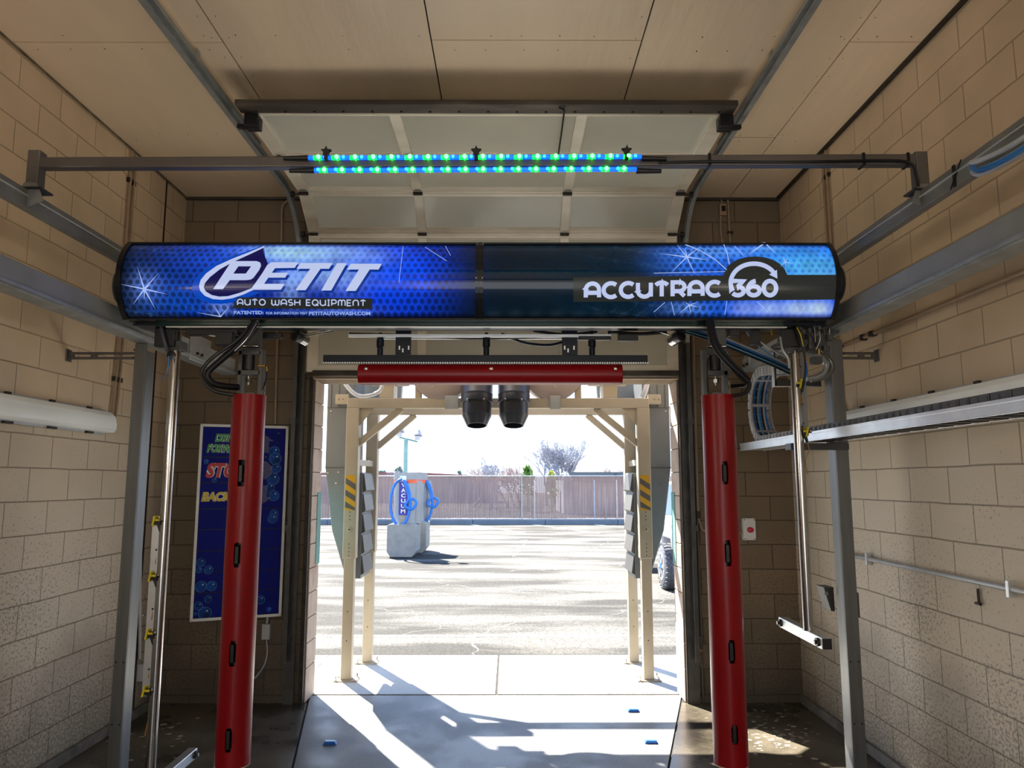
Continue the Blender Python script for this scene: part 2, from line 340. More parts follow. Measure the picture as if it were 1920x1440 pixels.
# floor: centre slab tapering toward the viewer, wet dark side slabs, dark joints between
def floor_mat(name, col, rough, wet, dcol, dscale=1.4, r0=0.12, lo=0.36, hi=0.66):
    m, n, b = _nodes(name); L = n.links.new
    t = n.nodes.new('ShaderNodeTexCoord')
    a = n.nodes.new('ShaderNodeTexNoise'); a.inputs['Scale'].default_value = dscale; a.inputs['Detail'].default_value = 9; a.inputs['Roughness'].default_value = 0.62; L(t.outputs['Object'], a.inputs['Vector'])
    f = n.nodes.new('ShaderNodeTexNoise'); f.inputs['Scale'].default_value = 90; f.inputs['Detail'].default_value = 3; L(t.outputs['Object'], f.inputs['Vector'])
    r = n.nodes.new('ShaderNodeValToRGB'); r.color_ramp.elements[0].position = lo; r.color_ramp.elements[1].position = hi
    r.color_ramp.elements[0].color = dcol + (1,); r.color_ramp.elements[1].color = col + (1,); L(a.outputs[0], r.inputs[0])
    g_ = n.nodes.new('ShaderNodeValToRGB'); g_.color_ramp.elements[0].position = 0.3; g_.color_ramp.elements[1].position = 0.7
    g_.color_ramp.elements[0].color = (0.7, 0.7, 0.7, 1); g_.color_ramp.elements[1].color = (1.15, 1.15, 1.15, 1); L(f.outputs[0], g_.inputs[0])
    x = n.nodes.new('ShaderNodeMixRGB'); x.blend_type = 'MULTIPLY'; x.inputs[0].default_value = 1; L(r.outputs[0], x.inputs[1]); L(g_.outputs[0], x.inputs[2])
    L(x.outputs[0], b.inputs['Base Color'])
    q = n.nodes.new('ShaderNodeMapRange'); q.inputs['From Min'].default_value = 0.4; q.inputs['From Max'].default_value = 0.6; q.inputs['To Min'].default_value = r0; q.inputs['To Max'].default_value = rough; L(a.outputs[0], q.inputs['Value']); L(q.outputs[0], b.inputs['Roughness'])
    bp = n.nodes.new('ShaderNodeBump'); bp.inputs['Strength'].default_value = 0.25; bp.inputs['Distance'].default_value = 0.003; L(f.outputs[0], bp.inputs['Height']); L(bp.outputs[0], b.inputs['Normal'])
    return m
M_slab = floor_mat('damp_concrete_slab', (0.20, 0.208, 0.212), 0.55, 0.3, (0.125, 0.13, 0.135), 1.6, 0.33)
M_side = floor_mat('wet_dirty_concrete', (0.15, 0.128, 0.09), 0.40, 0.8, (0.020, 0.017, 0.013), 1.3, 0.22)
M_apron = floor_mat('sunlit_concrete_apron', (0.50, 0.485, 0.44), 0.7, 0.1, (0.075, 0.07, 0.06), 1.6, 0.5, lo=0.30, hi=0.41)
YT = 6.67
lx0, lx1 = -1.71, -1.71 + (0.32/1.6)*(YT-YF)      # joint taper
def jx(y): return -1.71 + 0.20*(YT - y) if y > 3.6 else -1.71 + 0.20*(YT-3.6)
def kx(y): return 1.485 - 0.285*(YT - y) if y > 3.6 else 1.485 - 0.285*(YT-3.6)
struct(MB().box(XL, XR, YF-0.2, YT, -0.12, -0.012).build('floor', M_gap), 'dark bed beneath the bay floor slabs', 'floor')
def slab(poly, name, m, z0=-0.1, z1=0.0): return MB().extr([(x, y, z0) for x, y in poly], (0, 0, z1-z0)).build(name, m)
ys = [YF, 3.6, YT]
L_ = [(jx(y)+0.008, y) for y in (YF, 3.6, YT-0.006)]; R_ = [(kx(y)-0.008, y) for y in (YT-0.006, 3.6, YF)]
struct(slab(L_ + R_, 'floor', M_slab), 'pale damp concrete centre slab of the bay floor', 'floor')
struct(slab([(XL, YF), (jx(YF)-0.008, YF), (jx(3.6)-0.008, 3.6), (jx(YB)-0.008, YB), (XL, YB)], 'floor', M_side), 'dark wet concrete floor left of the centre slab', 'floor')
struct(slab([(kx(YF)+0.008, YF), (XR, YF), (XR, YB), (kx(YB)+0.008, YB), (kx(3.6)+0.008, 3.6)], 'floor', M_side), 'dark wet concrete floor right of the centre slab', 'floor')

# exit reveal: timber header with seal, steel angles on the jambs
struct(MB().box(OX0, OX1, YB-0.06, YB, OZ, OZ+0.045).build('trim_6', M_tanpipe, bevel=0.003), 'pale tan lip strip under the exit header', 'trim')
b = MB().box(OX0-0.075, OX0-0.002, YB-0.05, YB, OZ+0.05, 3.25)
struct(b.build('trim_7', M_wood), 'stained timber stud at the left of the door head', 'trim')
for nm, s, x in (('trim_8', -1, OX0), ('trim_9', 1, OX1)):
    b = MB().box(min(x, x+s*0.035), max(x, x+s*0.035), YB-0.035, YB, 0.0, OZ+0.02)
    struct(b.build(nm, M_hinge, bevel=0.003), 'dark dirty steel angle on the %s jamb of the exit' % ('left' if s < 0 else 'right'), 'trim')
M_jamb = mat('pinkish_jamb_block', (0.42, 0.34, 0.285), 0.7, 0, 0.12, 5, 0.2, dirt=6, dirt_col=(0.35, 0.24, 0.17))
for nm, s, x in (('trim_10', 1, OX0), ('trim_11', -1, OX1)):
    b = MB()
    for i in range(13):
        z0 = 0.0 if i == 0 else 0.069+0.2032*i; z1 = min(OZ-0.001, 0.069+0.2032*(i+1)-0.006)
        b.box(min(x, x+s*0.012), max(x, x+s*0.012), YB+0.005, YB+0.305, z0, z1)
    struct(b.build(nm, M_jamb, bevel=0.004), 'pale block face of the %s exit jamb' % ('left' if s > 0 else 'right'), 'trim')
    b = MB().box(min(x+s*0.012, x+s*0.017), max(x+s*0.012, x+s*0.017), YB+0.18, YB+0.312, 1.10, 1.72)
    struct(b.build('trim_12' if s > 0 else 'trim_13', M_teal, bevel=0.002), 'teal painted band on the %s outer jamb' % ('left' if s > 0 else 'right'), 'trim')
for s, x in ((1, OX0), (-1, OX1)):
    b = MB().box(x - s*0.55 if s > 0 else x, x if s > 0 else x + 0.55, YB+0.301, YB+0.306, 1.10, 1.72)
    struct(b.build('trim_14' if s > 0 else 'trim_15', M_teal), 'teal painted band on the outer wall %s of the exit' % ('left' if s > 0 else 'right'), 'trim')

# ------------------------------------------------------------------ overhead door
HZ = 1.80
door = thing('door_1', 'translucent sectional overhead door raised under the ceiling', 'door', (-0.13, 6.3, OZ), kind='structure')
DX0, DX1 = -1.734, 1.450
stx = [-0.752, 0.476]
J = [(4.56, 2.41), (5.24, 2.405), (5.86, 2.392), (6.225, 2.15), (6.31, 1.55), (6.31, 0.945)]
def sect(p0, p1, first=False):
    p0, p1 = Vector((0, p0[0], HZ+p0[1])), Vector((0, p1[0], HZ+p1[1]))
    u = (p1-p0).normalized(); n = Vector((0, -u.z, u.y)); n = -n if n.z > 0 or (abs(n.z) < 0.1 and n.y > 0) else n   # n toward the room
    Ln = (p1-p0).length
    rot = Matrix((Vector((1, 0, 0)), u, n)).transposed()
    def put(b, x0, x1, a, c, h0, h1):
        k = len(b.v); b.box(x0, x1, a, c, h0, h1)
        for i in range(k, len(b.v)):
            v = b.v[i]; b.v[i] = tuple(Vector((v[0], 0, 0)) + p0 + u*v[1] + n*v[2])
    b = MB()
    put(b, DX0, DX1, 0.004, 0.050, -0.02, 0.022); put(b, DX0, DX1, Ln-0.045, Ln-0.004, -0.02, 0.022)
    put(b, DX0, DX1, 0.050, 0.058, -0.02, 0.008); put(b, DX0, DX1, Ln-0.058, Ln-0.045, -0.02, 0.008)
    put(b, DX0, DX1, 0.020, 0.026, 0.022, 0.027); put(b, DX0, DX1, Ln-0.028, Ln-0.022, 0.022, 0.027)
    for x0, x1 in ((DX0, DX0+0.10), (stx[0]-0.038, stx[0]+0.038), (stx[1]-0.038, stx[1]+0.038), (DX1-0.10, DX1)):
        put(b, x0, x1, 0.045, Ln-0.040, -0.015, 0.018)
        put(b, x0, x0+0.008, 0.045, Ln-0.040, 0.018, 0.024); put(b, x1-0.008, x1, 0.045, Ln-0.040, 0.018, 0.024)
    f = b.build('section_frame', M_door, door, bevel=0.0015)
    xs = [DX0+0.10, stx[0]-0.038, stx[0]+0.038, stx[1]-0.038, stx[1]+0.038, DX1-0.10]
    for i in range(3):
        g_ = MB(); put(g_, xs[2*i]-0.004, xs[2*i+1]+0.004, 0.052, Ln-0.052, -0.008, 0.000); g_.build('translucent_panel', M_glaz, f)
    return n
ns = [sect(J[i], J[i+1]) for i in range(5)]
def hinge(x, j, n, roller=0):
    p = Vector((x, j[0], HZ+j[1])); n = Vector(n); t = Vector((0, n.z, -n.y)).normalized()
    b = MB()
    base = [p + n*0.026 + Vector((dx, 0, 0)) + t*dy for dx, dy in ((-0.035, 0.0), (-0.035, 0.03), (0, 0.062), (0.035, 0.03), (0.035, 0))]
    b.extr(base, n*0.006)
    base = [p + n*0.026 + Vector((dx, 0, 0)) - t*dy for dx, dy in ((-0.035, 0.0), (-0.03, 0.03), (0, 0.05), (0.03, 0.03), (0.035, 0))]
    b.extr(base, n*0.006)
    b.cyl(p + n*0.04 - Vector((0.038, 0, 0)), p + n*0.04 + Vector((0.038, 0, 0)), 0.013, n=10)
    h = b.build('hinge', M_hinge, door, smooth=True)
    if roller:
        r = MB(); r.cyl(p + n*0.045, p + n*0.045 + Vector((roller*0.105, 0, 0)), 0.006, n=8); r.cyl(p+n*0.045+Vector((roller*0.075, 0, 0)), p+n*0.045+Vector((roller*0.10, 0, 0)), 0.024, n=14)
        r.build('roller', M_blackp, h, smooth=True)
for i in (1, 2, 3, 4):
    n = (ns[i-1] + ns[i]).normalized()
    for x, rl in ((DX0+0.045, -1), (stx[0], 0), (stx[1], 0), (DX1-0.045, 1)): hinge(x, J[i], n, rl)
# top edge board with bolts and corner brackets
b = MB().box(DX0-0.01, DX1+0.005, 4.445, 4.562, HZ+2.38, HZ+2.415)
o = b.build('top_edge_board', M_seal, door, bevel=0.004)
bb = MB()
for i in range(17): bb.cyl((DX0+0.10+i*0.187, 4.535, HZ+2.372), (DX0+0.10+i*0.187, 4.535, HZ+2.381), 0.009, n=8)
bb.each('bolt', M_hinge, o)
for s, x in ((-1, DX0+0.055), (1, DX1-0.035)):
    b = MB().box(x-0.045, x+0.045, 4.565, 4.66, HZ+2.30, HZ+2.385).cyl((x-0.05, 4.61, HZ+2.33), (x+0.05, 4.61, HZ+2.33), 0.035, n=16)
    b.bar((x, 4.62, HZ+2.31), (x+s*0.11, 4.64, HZ+2.33), 0.03, 0.03)
    b.build('corner_bracket', M_blackp, door, bevel=0.004)
b = MB().box(OX0+0.02, DX1, 6.275, 6.335, HZ+0.905, HZ+0.955)
b.build('bottom_seal', M_seal, door, bevel=0.006)
b = MB().tube([(0.315, 4.47, HZ+2.375), (0.345, 4.475, HZ+2.36), (0.352, 4.60, HZ+2.36), (0.352, 5.25, HZ+2.345)], 0.006)
b.build('pull_cord', M_black, door)
# dark seam strips at the section joints
for i in (1, 2, 3):
    pass

# door tracks
for s, x, lab in ((-1, DX0-0.085, 'left'), (1, DX1+0.075, 'right')):
    t = thing('door_track', 'bent galvanised steel track guiding the overhead door on its %s side' % lab, 'door track', (x, 6.33, 0))
    path = [(6.33, 0.35), (6.33, 3.63)]
    for i in range(1, 10): a = PI/2*i/9; path.append((5.75+0.58*math.cos(a), 3.63+0.58*math.sin(a)))
    path += [(4.5, 4.21), (2.2, 4.21)]
    b = MB()
    full = path
    def sweep(b, x0, x1, h0, h1):
        N = len(path); vs = []
        for i, (y, z) in enumerate(path):
            y0, z0 = path[max(i-1, 0)]; y1, z1 = path[min(i+1, N-1)]; d = Vector((0, y1-y0, z1-z0)).normalized(); n = Vector((0, -d.z, d.y))
            if i == 0: n = Vector((0, -1, 0))
            if n.z > 0 or (abs(n.z) < 1e-4 and n.y > 0): n = -n
            for xx, h in ((x0, h0), (x1, h0), (x1, h1), (x0, h1)): vs.append(Vector((xx, y, z)) + n*h)
        fs = []
        for i in range(N-1):
            for k in range(4): fs.append((i*4+k, i*4+(k+1) % 4, (i+1)*4+(k+1) % 4, (i+1)*4+k))
        fs += [(3, 2, 1, 0), tuple(4*(N-1)+k for k in range(4))]; b.add(vs, fs)
    xo = x + s*0.03
    for pth, nm_, mt_ in (([(6.33, 0.35), (6.33, 3.0)], 'vertical_channel', M_dark), ([(6.33, 3.0)]+full[1:], 'track_channel', M_galv)):
        path = pth; b = MB()
        sweep(b, min(xo, xo-s*0.004), max(xo, xo-s*0.004), -0.03, 0.03)
        sweep(b, min(xo, xo-s*0.035), max(xo, xo-s*0.035), 0.027, 0.031)
        sweep(b, min(xo, xo-s*0.035), max(xo, xo-s*0.035), -0.031, -0.027)
        b.build(nm_, mt_, t)
    b = MB().box(xo-0.02 if s > 0 else xo-0.006, xo+0.006 if s > 0 else xo+0.02, 2.2, 5.2, 4.243, 4.29)
    b.box(xo-0.003, xo+0.003, 2.22, 2.27, 4.2, ZC-0.001)
    b.box(xo-0.003, xo+0.003, 4.1, 4.15, 4.25, ZC-0.001)
    b.each('track_hanger', M_galv, t)
    b = MB()
    for z in (0.5, 1.4, 2.3, 3.2): b.box(min(x, x+s*0.06), max(x, x+s*0.06), 6.345, YB-0.001, z, z+0.05)
    b.each('jamb_bracket', M_dark, t)
    b = MB().box(x+s*0.0 - 0.045, x + 0.045, YB-0.045, YB-0.036, 0.0, 4.0)
    b.build('steel_backing', M_dark, t)

# ------------------------------------------------------------------ side rails, columns, brackets
RX = {-1: -2.29, 1: 1.96}
RT_ = {-1: 2.826, 1: 2.854}
lab = {-1: 'left', 1: 'right'}
for s in (-1, 1):
    x = RX[s]; zt = RT_[s]; zb = zt-0.120
    t = thing('rail_beam', 'heavy grey steel rail beam carrying the wash gantry along the %s wall' % lab[s], 'rail beam', (x+s*0.05, 2.0, zb))
    def bx(b, a, c, z0, z1, y0=-3.5, y1=6.15): b.box(min(x+s*a, x+s*c), max(x+s*a, x+s*c), y0, y1, z0, z1)
    b = MB(); bx(b, 0.0, 0.10, zb, zt); b.build('beam', M_beam, t, bevel=0.006)
    b = MB(); bx(b, -0.018, 0.0, zb-0.004, zb+0.012); bx(b, 0.0, 0.11, zb-0.014, zb-0.001); b.build('bottom_flange', M_galv, t, bevel=0.002)
    b = MB()
    if s < 0: b.box(x, x+0.012, 5.25, 5.60, zb-0.03, zt+0.05)
    else: b.box(x-0.012, x, 5.95, 6.14, zb+0.01, zb+0.09)
    o = b.build('joint_plate', M_alu, t, bevel=0.003)
    b = MB()
    for i in range(2): b.cyl((x-s*0.014, (5.35 if s < 0 else 6.0)+i*0.08, zb+0.03), (x-s*0.026, (5.35 if s < 0 else 6.0)+i*0.08, zb+0.03), 0.011, n=8)
    b.each('bolt', M_blackp, o)
    # upper rail (parallel, above)
    H = 1.35
    t = thing('accessory_rail', 'slim grey steel rail above the gantry sign on the %s side' % lab[s], 'rail', (x+s*0.03, 2.0, HZ+1.29))
    b = MB(); bx(b, 0.0, 0.045, HZ+1.295, HZ+1.385, -3.5, YB-0.002); b.build('rail', M_rail, t, bevel=0.003)
    b = MB(); bx(b, -0.006, 0.0, HZ+1.348, HZ+1.355, -3.5, YB-0.002); b.build('rail_ridge', M_alu, t, label='bright worn edge line')
    # column
    cx0, cx1 = (-2.405, -2.33) if s < 0 else (2.067, 2.147)
    t = thing('support_post', 'tall galvanised steel channel post under the %s rail beam' % lab[s], 'post', ((cx0+cx1)/2, 4.77, 0))
    b = MB().box(cx0, cx1, 4.715, 4.72+0.008, 0, zb-0.015)
    ix = cx1 if s < 0 else cx0
    b.box(min(ix, ix+s*0.006), max(ix, ix+s*0.006), 4.72, 4.83, 0, zb-0.06)
    oxx = cx0 if s < 0 else cx1
    b.box(min(oxx, oxx-s*0.006), max(oxx, oxx-s*0.006), 4.72, 4.83, 0, zb-0.015)
    b.build('channel', M_galv2, t, bevel=0.002)
    b = MB().box(cx0-0.03, cx1+0.03, 4.69, 4.86, 0, 0.012); b.build('base_plate', M_galv2, t)
    b = MB()
    for z in (0.36, 0.72): 
        for q in (0.2, 0.8): xx = cx0+(cx1-cx0)*q; b.cyl((xx, 4.7145, z), (xx, 4.716, z), 0.006, n=10)
    b.each('bolt_hole', M_blackp, t)
    b = MB()
    for z in (zb-0.05, zb-0.10): b.cyl((oxx, 4.76, z), (oxx+s*0.03, 4.76, z), 0.014, 0.005, n=8)
    b.each('side_bolt', M_hinge, t)
    # wall bracket
    xw = XL if s < 0 else XR
    zc = PY(200 if s < 0 else 1600, 667, 4.85).z
    t = thing('strut_bracket', 'slotted brown steel strut tying the %s post to the block wall' % lab[s], 'bracket', ((oxx+xw)/2, 4.85, zc))
    b = MB(); x0, x1 = min(oxx, xw), max(oxx, xw)
    b.box(x0, x1, 4.84, 4.86, zc+0.008, zc+0.024).box(x0, x1, 4.84, 4.86, zc-0.024, zc-0.008)
    for q in (0.0, 0.30, 0.93): b.box(x0+(x1-x0)*q if s < 0 else x1-(x1-x0)*q-0.04, x0+(x1-x0)*q+0.04 if s < 0 else x1-(x1-x0)*q, 4.84, 4.86, zc-0.01, zc+0.01)
    b.box(min(xw, xw-s*0.008), max(xw, xw-s*0.008), 4.82, 4.88, zc-0.04, zc+0.04)
    b.build('slotted_strut', M_pole, t, bevel=0.002)

# ------------------------------------------------------------------ LED light bar
YL = 3.43
zl, zr = PY(70, 308, YL).z, PY(1720, 302, YL).z
t = thing('light_bar', 'cross pole with glowing green and blue LED rope lights above the sign', 'light bar', (-0.17, YL, HZ+1.39))
xl, xr = PY(68, 320, YL).x, PY(1724, 320, YL).x
zp = (zl+zr)/2
b = MB().bar((xl+0.02, YL, zl), (xr-0.02, YL, zr), 0.05, 0.054); b.build('cross_pole', M_pole, t, bevel=0.006)
for s, x in ((-1, xl), (1, xr)):
    o = MB().box(x-0.03, x+0.03, YL-0.03, YL+0.03, HZ+1.386, zp+0.05).build('upright', M_pole, t, bevel=0.006)
    b = MB().extr([(x-0.07, YL-0.036, HZ+1.33), (x-0.03, YL-0.036, HZ+1.42), (x+0.03, YL-0.036, HZ+1.42), (x+0.07, YL-0.036, HZ+1.33), (x+0.0, YL-0.036, HZ+1.30)], (0, 0.006, 0))
    b.build('gusset', M_rail, o)
    MB().box(x-0.06, x+0.06, YL-0.05, YL+0.05, HZ+1.386, HZ+1.394).build('clamp_plate', M_blackp, o)
M_tubeL = mat('led_rope_glow', (0.02, 0.25, 0.6), 0.25, emit=(0.0, 0.10, 1.0), es=1.3)
M_tubeG = mat('led_rope_green_glow', (0.02, 0.5, 0.2), 0.25, emit=(0.0, 0.9, 0.10), es=1.2)
M_ledG = mat('green_led', (0.3, 1, 0.5), 0.3, emit=(0.05, 1.0, 0.09), es=9.0)
M_ledB = mat('blue_led', (0.2, 0.5, 1), 0.3, emit=(0.0, 0.08, 1.0), es=9.0)
def zrow(px, d): return zl + (zr-zl)*((px-68)/(1724-68)) + d
x0, x1 = PY(578, 305, YL).x, PY(1203, 300, YL).x
YS = YL-0.038
for row, (dz, yy, pa, pb) in enumerate(((0.010, YS, 578, 1203), (-0.042, YL-0.012, 590, 1193))):
    xa, xb = PY(pa, 305, yy).x, PY(pb, 305, yy).x
    za, zb_ = zrow(pa, dz), zrow(pb, dz)
    rope = MB().tube([(xa, yy, za), (xb, yy, zb_)], 0.011, n=10, smooth=False).build('led_rope', M_tubeL, t, smooth=True)
    n = 18; st = (xb-xa-0.06)/17.6
    for i in range(n):
        fx = xa + 0.05 + i*st; z = za + (zb_-za)*((fx-xa)/(xb-xa))
        MB().cyl((fx-0.026, yy, z), (fx+0.016, yy, z), 0.0116, n=10).build('green_glow', M_tubeG, rope, smooth=True) 
        MB().cyl((fx, yy-0.0145, z), (fx, yy+0.008, z), 0.0105, n=8).build('green_led', M_ledG, rope)
        gx = fx + (0.032 if row == 0 else -0.03)
        if xa < gx < xb: MB().cyl((gx, yy-0.0135, z), (gx, yy+0.008, z), 0.0085, n=8).build('blue_led', M_ledB, rope)
    for s, xx in ((-1, xa), (1, xb)):
        MB().cyl((xx, yy, za), (xx+s*0.12, yy+0.004, za), 0.014, 0.010, n=12).build('end_cap', M_blackp, rope, smooth=True)
for px in (612, 893, 1175):
    x = PY(px, 300, YS).x; z = zrow(px, 0.038)
    b = MB(); pts = []
    for i in range(10): a = PI/2 + i*PI/5; r = 0.026 if i % 2 == 0 else 0.012; pts.append((x+r*math.cos(a), YL-0.055, z+r*math.sin(a)))
    b.extr(pts, (0, 0.02, 0)); b.box(x-0.009, x+0.009, YL-0.052, YL-0.026, z-0.04, z); b.build('star_knob_clip', M_blackp, t)
b = MB()
for px in (1328, 1615, 1698): x = PY(px, 302, YL).x; b.box(x-0.006, x+0.006, YL-0.030, YL+0.03, zrow(px, -0.031), zrow(px, 0.031))
b.each('cable_tie', M_black, t)
b = MB().tube([PY(1236, 305, YL-0.035), PY(1330, 303, YL-0.034), PY(1480, 304, YL-0.034), PY(1640, 301, YL-0.034), PY(1705, 305, YL-0.036), PY(1718, 330, YL-0.034), PY(1722, 350, YL-0.034)], 0.007)
b.build('power_cable', M_black, t, smooth=True)

# ------------------------------------------------------------------ backlit gantry sign
ST, SB = 3.180, 2.738          # top and bottom z of the sign
SY = 4.190                      # Y at the top/bottom edges
BUL = 0.11
hh = (ST-SB)/2; zc0 = (ST+SB)/2; SR = (hh*hh+BUL*BUL)/(2*BUL)
def sy(z):                      # front surface
    d = max(-hh, min(hh, z-zc0)); return SY - (math.sqrt(SR*SR-d*d) - (SR-BUL))
def snorm(z):
    d = max(-hh, min(hh, z-zc0)); return Vector((0, -math.sqrt(SR*SR-d*d)/SR, d/SR))
SXL, SXR = -2.215, 1.870
def px2s(px, py):
    r = ray(px, py); t = 4.1
    for _ in range(25):
        p = CAM + r*t; t += (sy(p.z) - p.y)/r.y*0.8
    p = CAM + r*t; return p
sign = thing('lightbox_sign', 'long curved backlit blue sign across the gantry with white lettering', 'sign', (-0.17, SY, SB))
# face grid with the printed artwork and faint LED hot spots as a colour attribute
gx = np.linspace(SXL+0.012, SXR-0.012, 760); th0 = math.asin(hh/SR); gt = np.linspace(-th0*0.965, th0*0.965, 84)
gz = zc0 + SR*np.sin(gt); gy = SY - (SR*np.cos(gt) - (SR-BUL))
XX, ZZ = np.meshgrid(gx, gz, indexing='ij'); YY = np.broadcast_to(gy, XX.shape)
Pw = np.stack([XX, YY, ZZ], -1).reshape(-1, 3); cc = (Pw - np.array(CAM)) @ np.array(R)
pxs = 960 - F*cc[:, 0]/cc[:, 2]; pys = 720 + F*cc[:, 1]/cc[:, 2]
def sm(x, a, b): t_ = np.clip((x-a)/(b-a), 0, 1); return t_*t_*(3-2*t_)
def blob(cx, cy, rx, ry, p=1.0): return np.exp(-(((pxs-cx)/rx)**2+((pys-cy)/ry)**2)*p)
col = np.zeros((len(pxs), 3))
col[:] = (0.0005, 0.006, 0.014)
def addc(wt, c): 
    global col
    col = col + wt[:, None]*np.array(c)
xf = sm(pxs, 225, 420)*(1-sm(pxs, 700, 900)); addc(xf*0.40, (0.0, 0.035, 0.78))
addc(blob(480, 480, 180, 45), (0.0, 0.05, 0.35)); addc(blob(330, 560, 90, 40), (0.0, 0.05, 0.30)); addc(blob(730, 520, 90, 60), (0.0, 0.05, 0.75))
addc(blob(790, 500, 60, 90)*0.5, (0.0, 0.03, 0.5))
for c_ in ((560, 474, 80, 20, 0.9), (650, 470, 60, 18, 0.25), (510, 470, 40, 14, 0.35), (590, 515, 55, 20, 0.55), (545, 540, 22, 30, 0.5), (650, 520, 40, 28, 0.35), (700, 482, 40, 16, 0.2), (415, 575, 22, 18, 0.35), (640, 585, 60, 14, 0.18)):
    addc(blob(*c_[:4])*c_[4], (0.36, 0.58, 1.0))
addc(blob(270, 535, 30, 26)*0.4, (0.2, 0.35, 1.0))
rf = sm(pxs, 1180, 1420)
addc(rf, (0.0, 0.10, 0.80)); addc(blob(1290, 485, 60, 30), (0.03, 0.14, 0.6)); addc(blob(1500, 490, 90, 40), (0.03, 0.20, 0.5)); addc(sm(pxs, 1380, 1540)*np.exp(-((pys-500)/22.0)**2), (0.06, 0.18, 0.1))
for c_ in ((1350, 470, 60, 14, .4), (1440, 458, 30, 12, .5), (1290, 578, 40, 12, .35), (1550, 515, 60, 8, .25)): addc(blob(*c_[:4])*c_[4], (0.2, 0.45, 1.0))
for i, cx in enumerate((1395, 1442, 1490, 1535)): addc(blob(cx, 580, 24, 15)*(0.35+0.2*i), (0.55, 0.62, 0.9))
for i in range(10): addc(blob(925+i*40, 592, 13, 9)*0.022, (0.5, 0.8, 1.0)); addc(blob(915+i*40, 462, 16, 9)*0.012, (0.5, 0.9, 1.0))  # faint hot spots of the LEDs behind, put into the face colour
addc(sm(pxs, 880, 1180)*(1-sm(pxs, 1180, 1300))*0.012, (0.0, 0.5, 1.0))
# hexagon dot field: staggered dark dots that thin out toward the bright parts
rows = (ZZ.reshape(-1)-SB)/0.0335; ri = np.floor(rows); fx = (Pw[:, 0]/0.0395 + 0.5*(ri % 2)); fi = np.floor(fx)
dd = np.sqrt(((fx-fi-0.5)*0.0395)**2 + ((rows-ri-0.5)*0.0335)**2)
dotr = 0.0145 - 0.006*np.clip(blob(590, 490, 160, 60)+blob(560, 470, 120, 30), 0, 1) - 0.0045*sm(pxs, 1300, 1400)
dot = (1-sm(dd, dotr*0.72, dotr*1.12))*(1-sm(pxs, 830, 890)*(1-sm(pxs, 1180, 1300)))
amt = 0.66*(1-0.72*np.clip(blob(590, 500, 150, 70), 0, 1))*(1-0.35*sm(pxs, 1300, 1420))*(1-0.85*sm(pxs, 1350, 1420)*sm(pys, 560, 567))
web = np.exp(-((dd-0.0185)/0.0030)**2)*0.25*(1-sm(pxs, 830, 890)*(1-sm(pxs, 1180, 1300)))
col = col*(1+web[:, None])*(1-(dot*amt)[:, None]) 
# dark edges at the ends
ends = sm(pxs, 222, 262); col *= (0.25+0.75*ends)[:, None]
edge = sm(ZZ.reshape(-1), SB+0.004, SB+0.03)*(1-sm(ZZ.reshape(-1), ST-0.035, ST-0.008)); col *= (0.15+0.85*edge)[:, None]
# deep caustic threads
thr = np.exp(-(np.abs(np.sin(pxs*0.083+1.7*np.sin(pys*0.11+pxs*0.02))*np.cos(pys*0.13-pxs*0.021))/0.05)**2)
thr *= (blob(300, 585, 130, 16)+blob(360, 465, 130, 12)+blob(1260, 480, 130, 30)+blob(1260, 580, 130, 16))
addc(thr*0.10, (0.15, 0.5, 1.0))
col = np.clip(col, 0, 1.0)
nx, nz_ = len(gx), len(gz)
idx = np.arange(nx*nz_).reshape(nx, nz_)
fcs = np.stack([idx[:-1, :-1], idx[1:, :-1], idx[1:, 1:], idx[:-1, 1:]], -1).reshape(-1, 4)
off = np.array(sign['_loc'])
me = bpy.data.meshes.new('sign_face'); me.from_pydata((Pw-off).tolist(), [], fcs.tolist()); me.update()
me.polygons.foreach_set('use_smooth', [True]*len(me.polygons))
ca = me.color_attributes.new('print', 'FLOAT_COLOR', 'POINT'); ca.data.foreach_set('color', np.concatenate([col, np.ones((len(col), 1))], 1).astype(np.float32).ravel())
m, n, bb_ = _nodes('sign_print'); at = n.nodes.new('ShaderNodeAttribute'); at.attribute_name = 'print'
nz = n.nodes.new('ShaderNodeTexNoise'); nz.inputs['Scale'].default_value = 14; nz.inputs['Detail'].default_value = 5
tcn = n.nodes.new('ShaderNodeTexCoord'); n.links.new(tcn.outputs['Object'], nz.inputs['Vector'])
mr = n.nodes.new('ShaderNodeMapRange'); mr.inputs['From Min'].default_value = 0.3; mr.inputs['From Max'].default_value = 0.7; mr.inputs['To Min'].default_value = 0.75; mr.inputs['To Max'].default_value = 1.2; n.links.new(nz.outputs[0], mr.inputs['Value'])
vs_ = n.nodes.new('ShaderNodeVectorMath'); vs_.operation = 'SCALE'; n.links.new(at.outputs['Color'], vs_.inputs[0]); n.links.new(mr.outputs[0], vs_.inputs['Scale'])
n.links.new(vs_.outputs[0], bb_.inputs['Emission Color']); setp(bb_, 'Emission Strength', 0.80); setp(bb_, 'Base Color', (0.004, 0.008, 0.015, 1)); setp(bb_, 'Roughness', 0.09); setp(bb_, 'Specular IOR Level', 0.3)
me.materials.append(m); o = bpy.data.objects.new('sign_face', me); C.objects.link(o); o.parent = sign; o['_loc'] = sign['_loc']; FACE = o

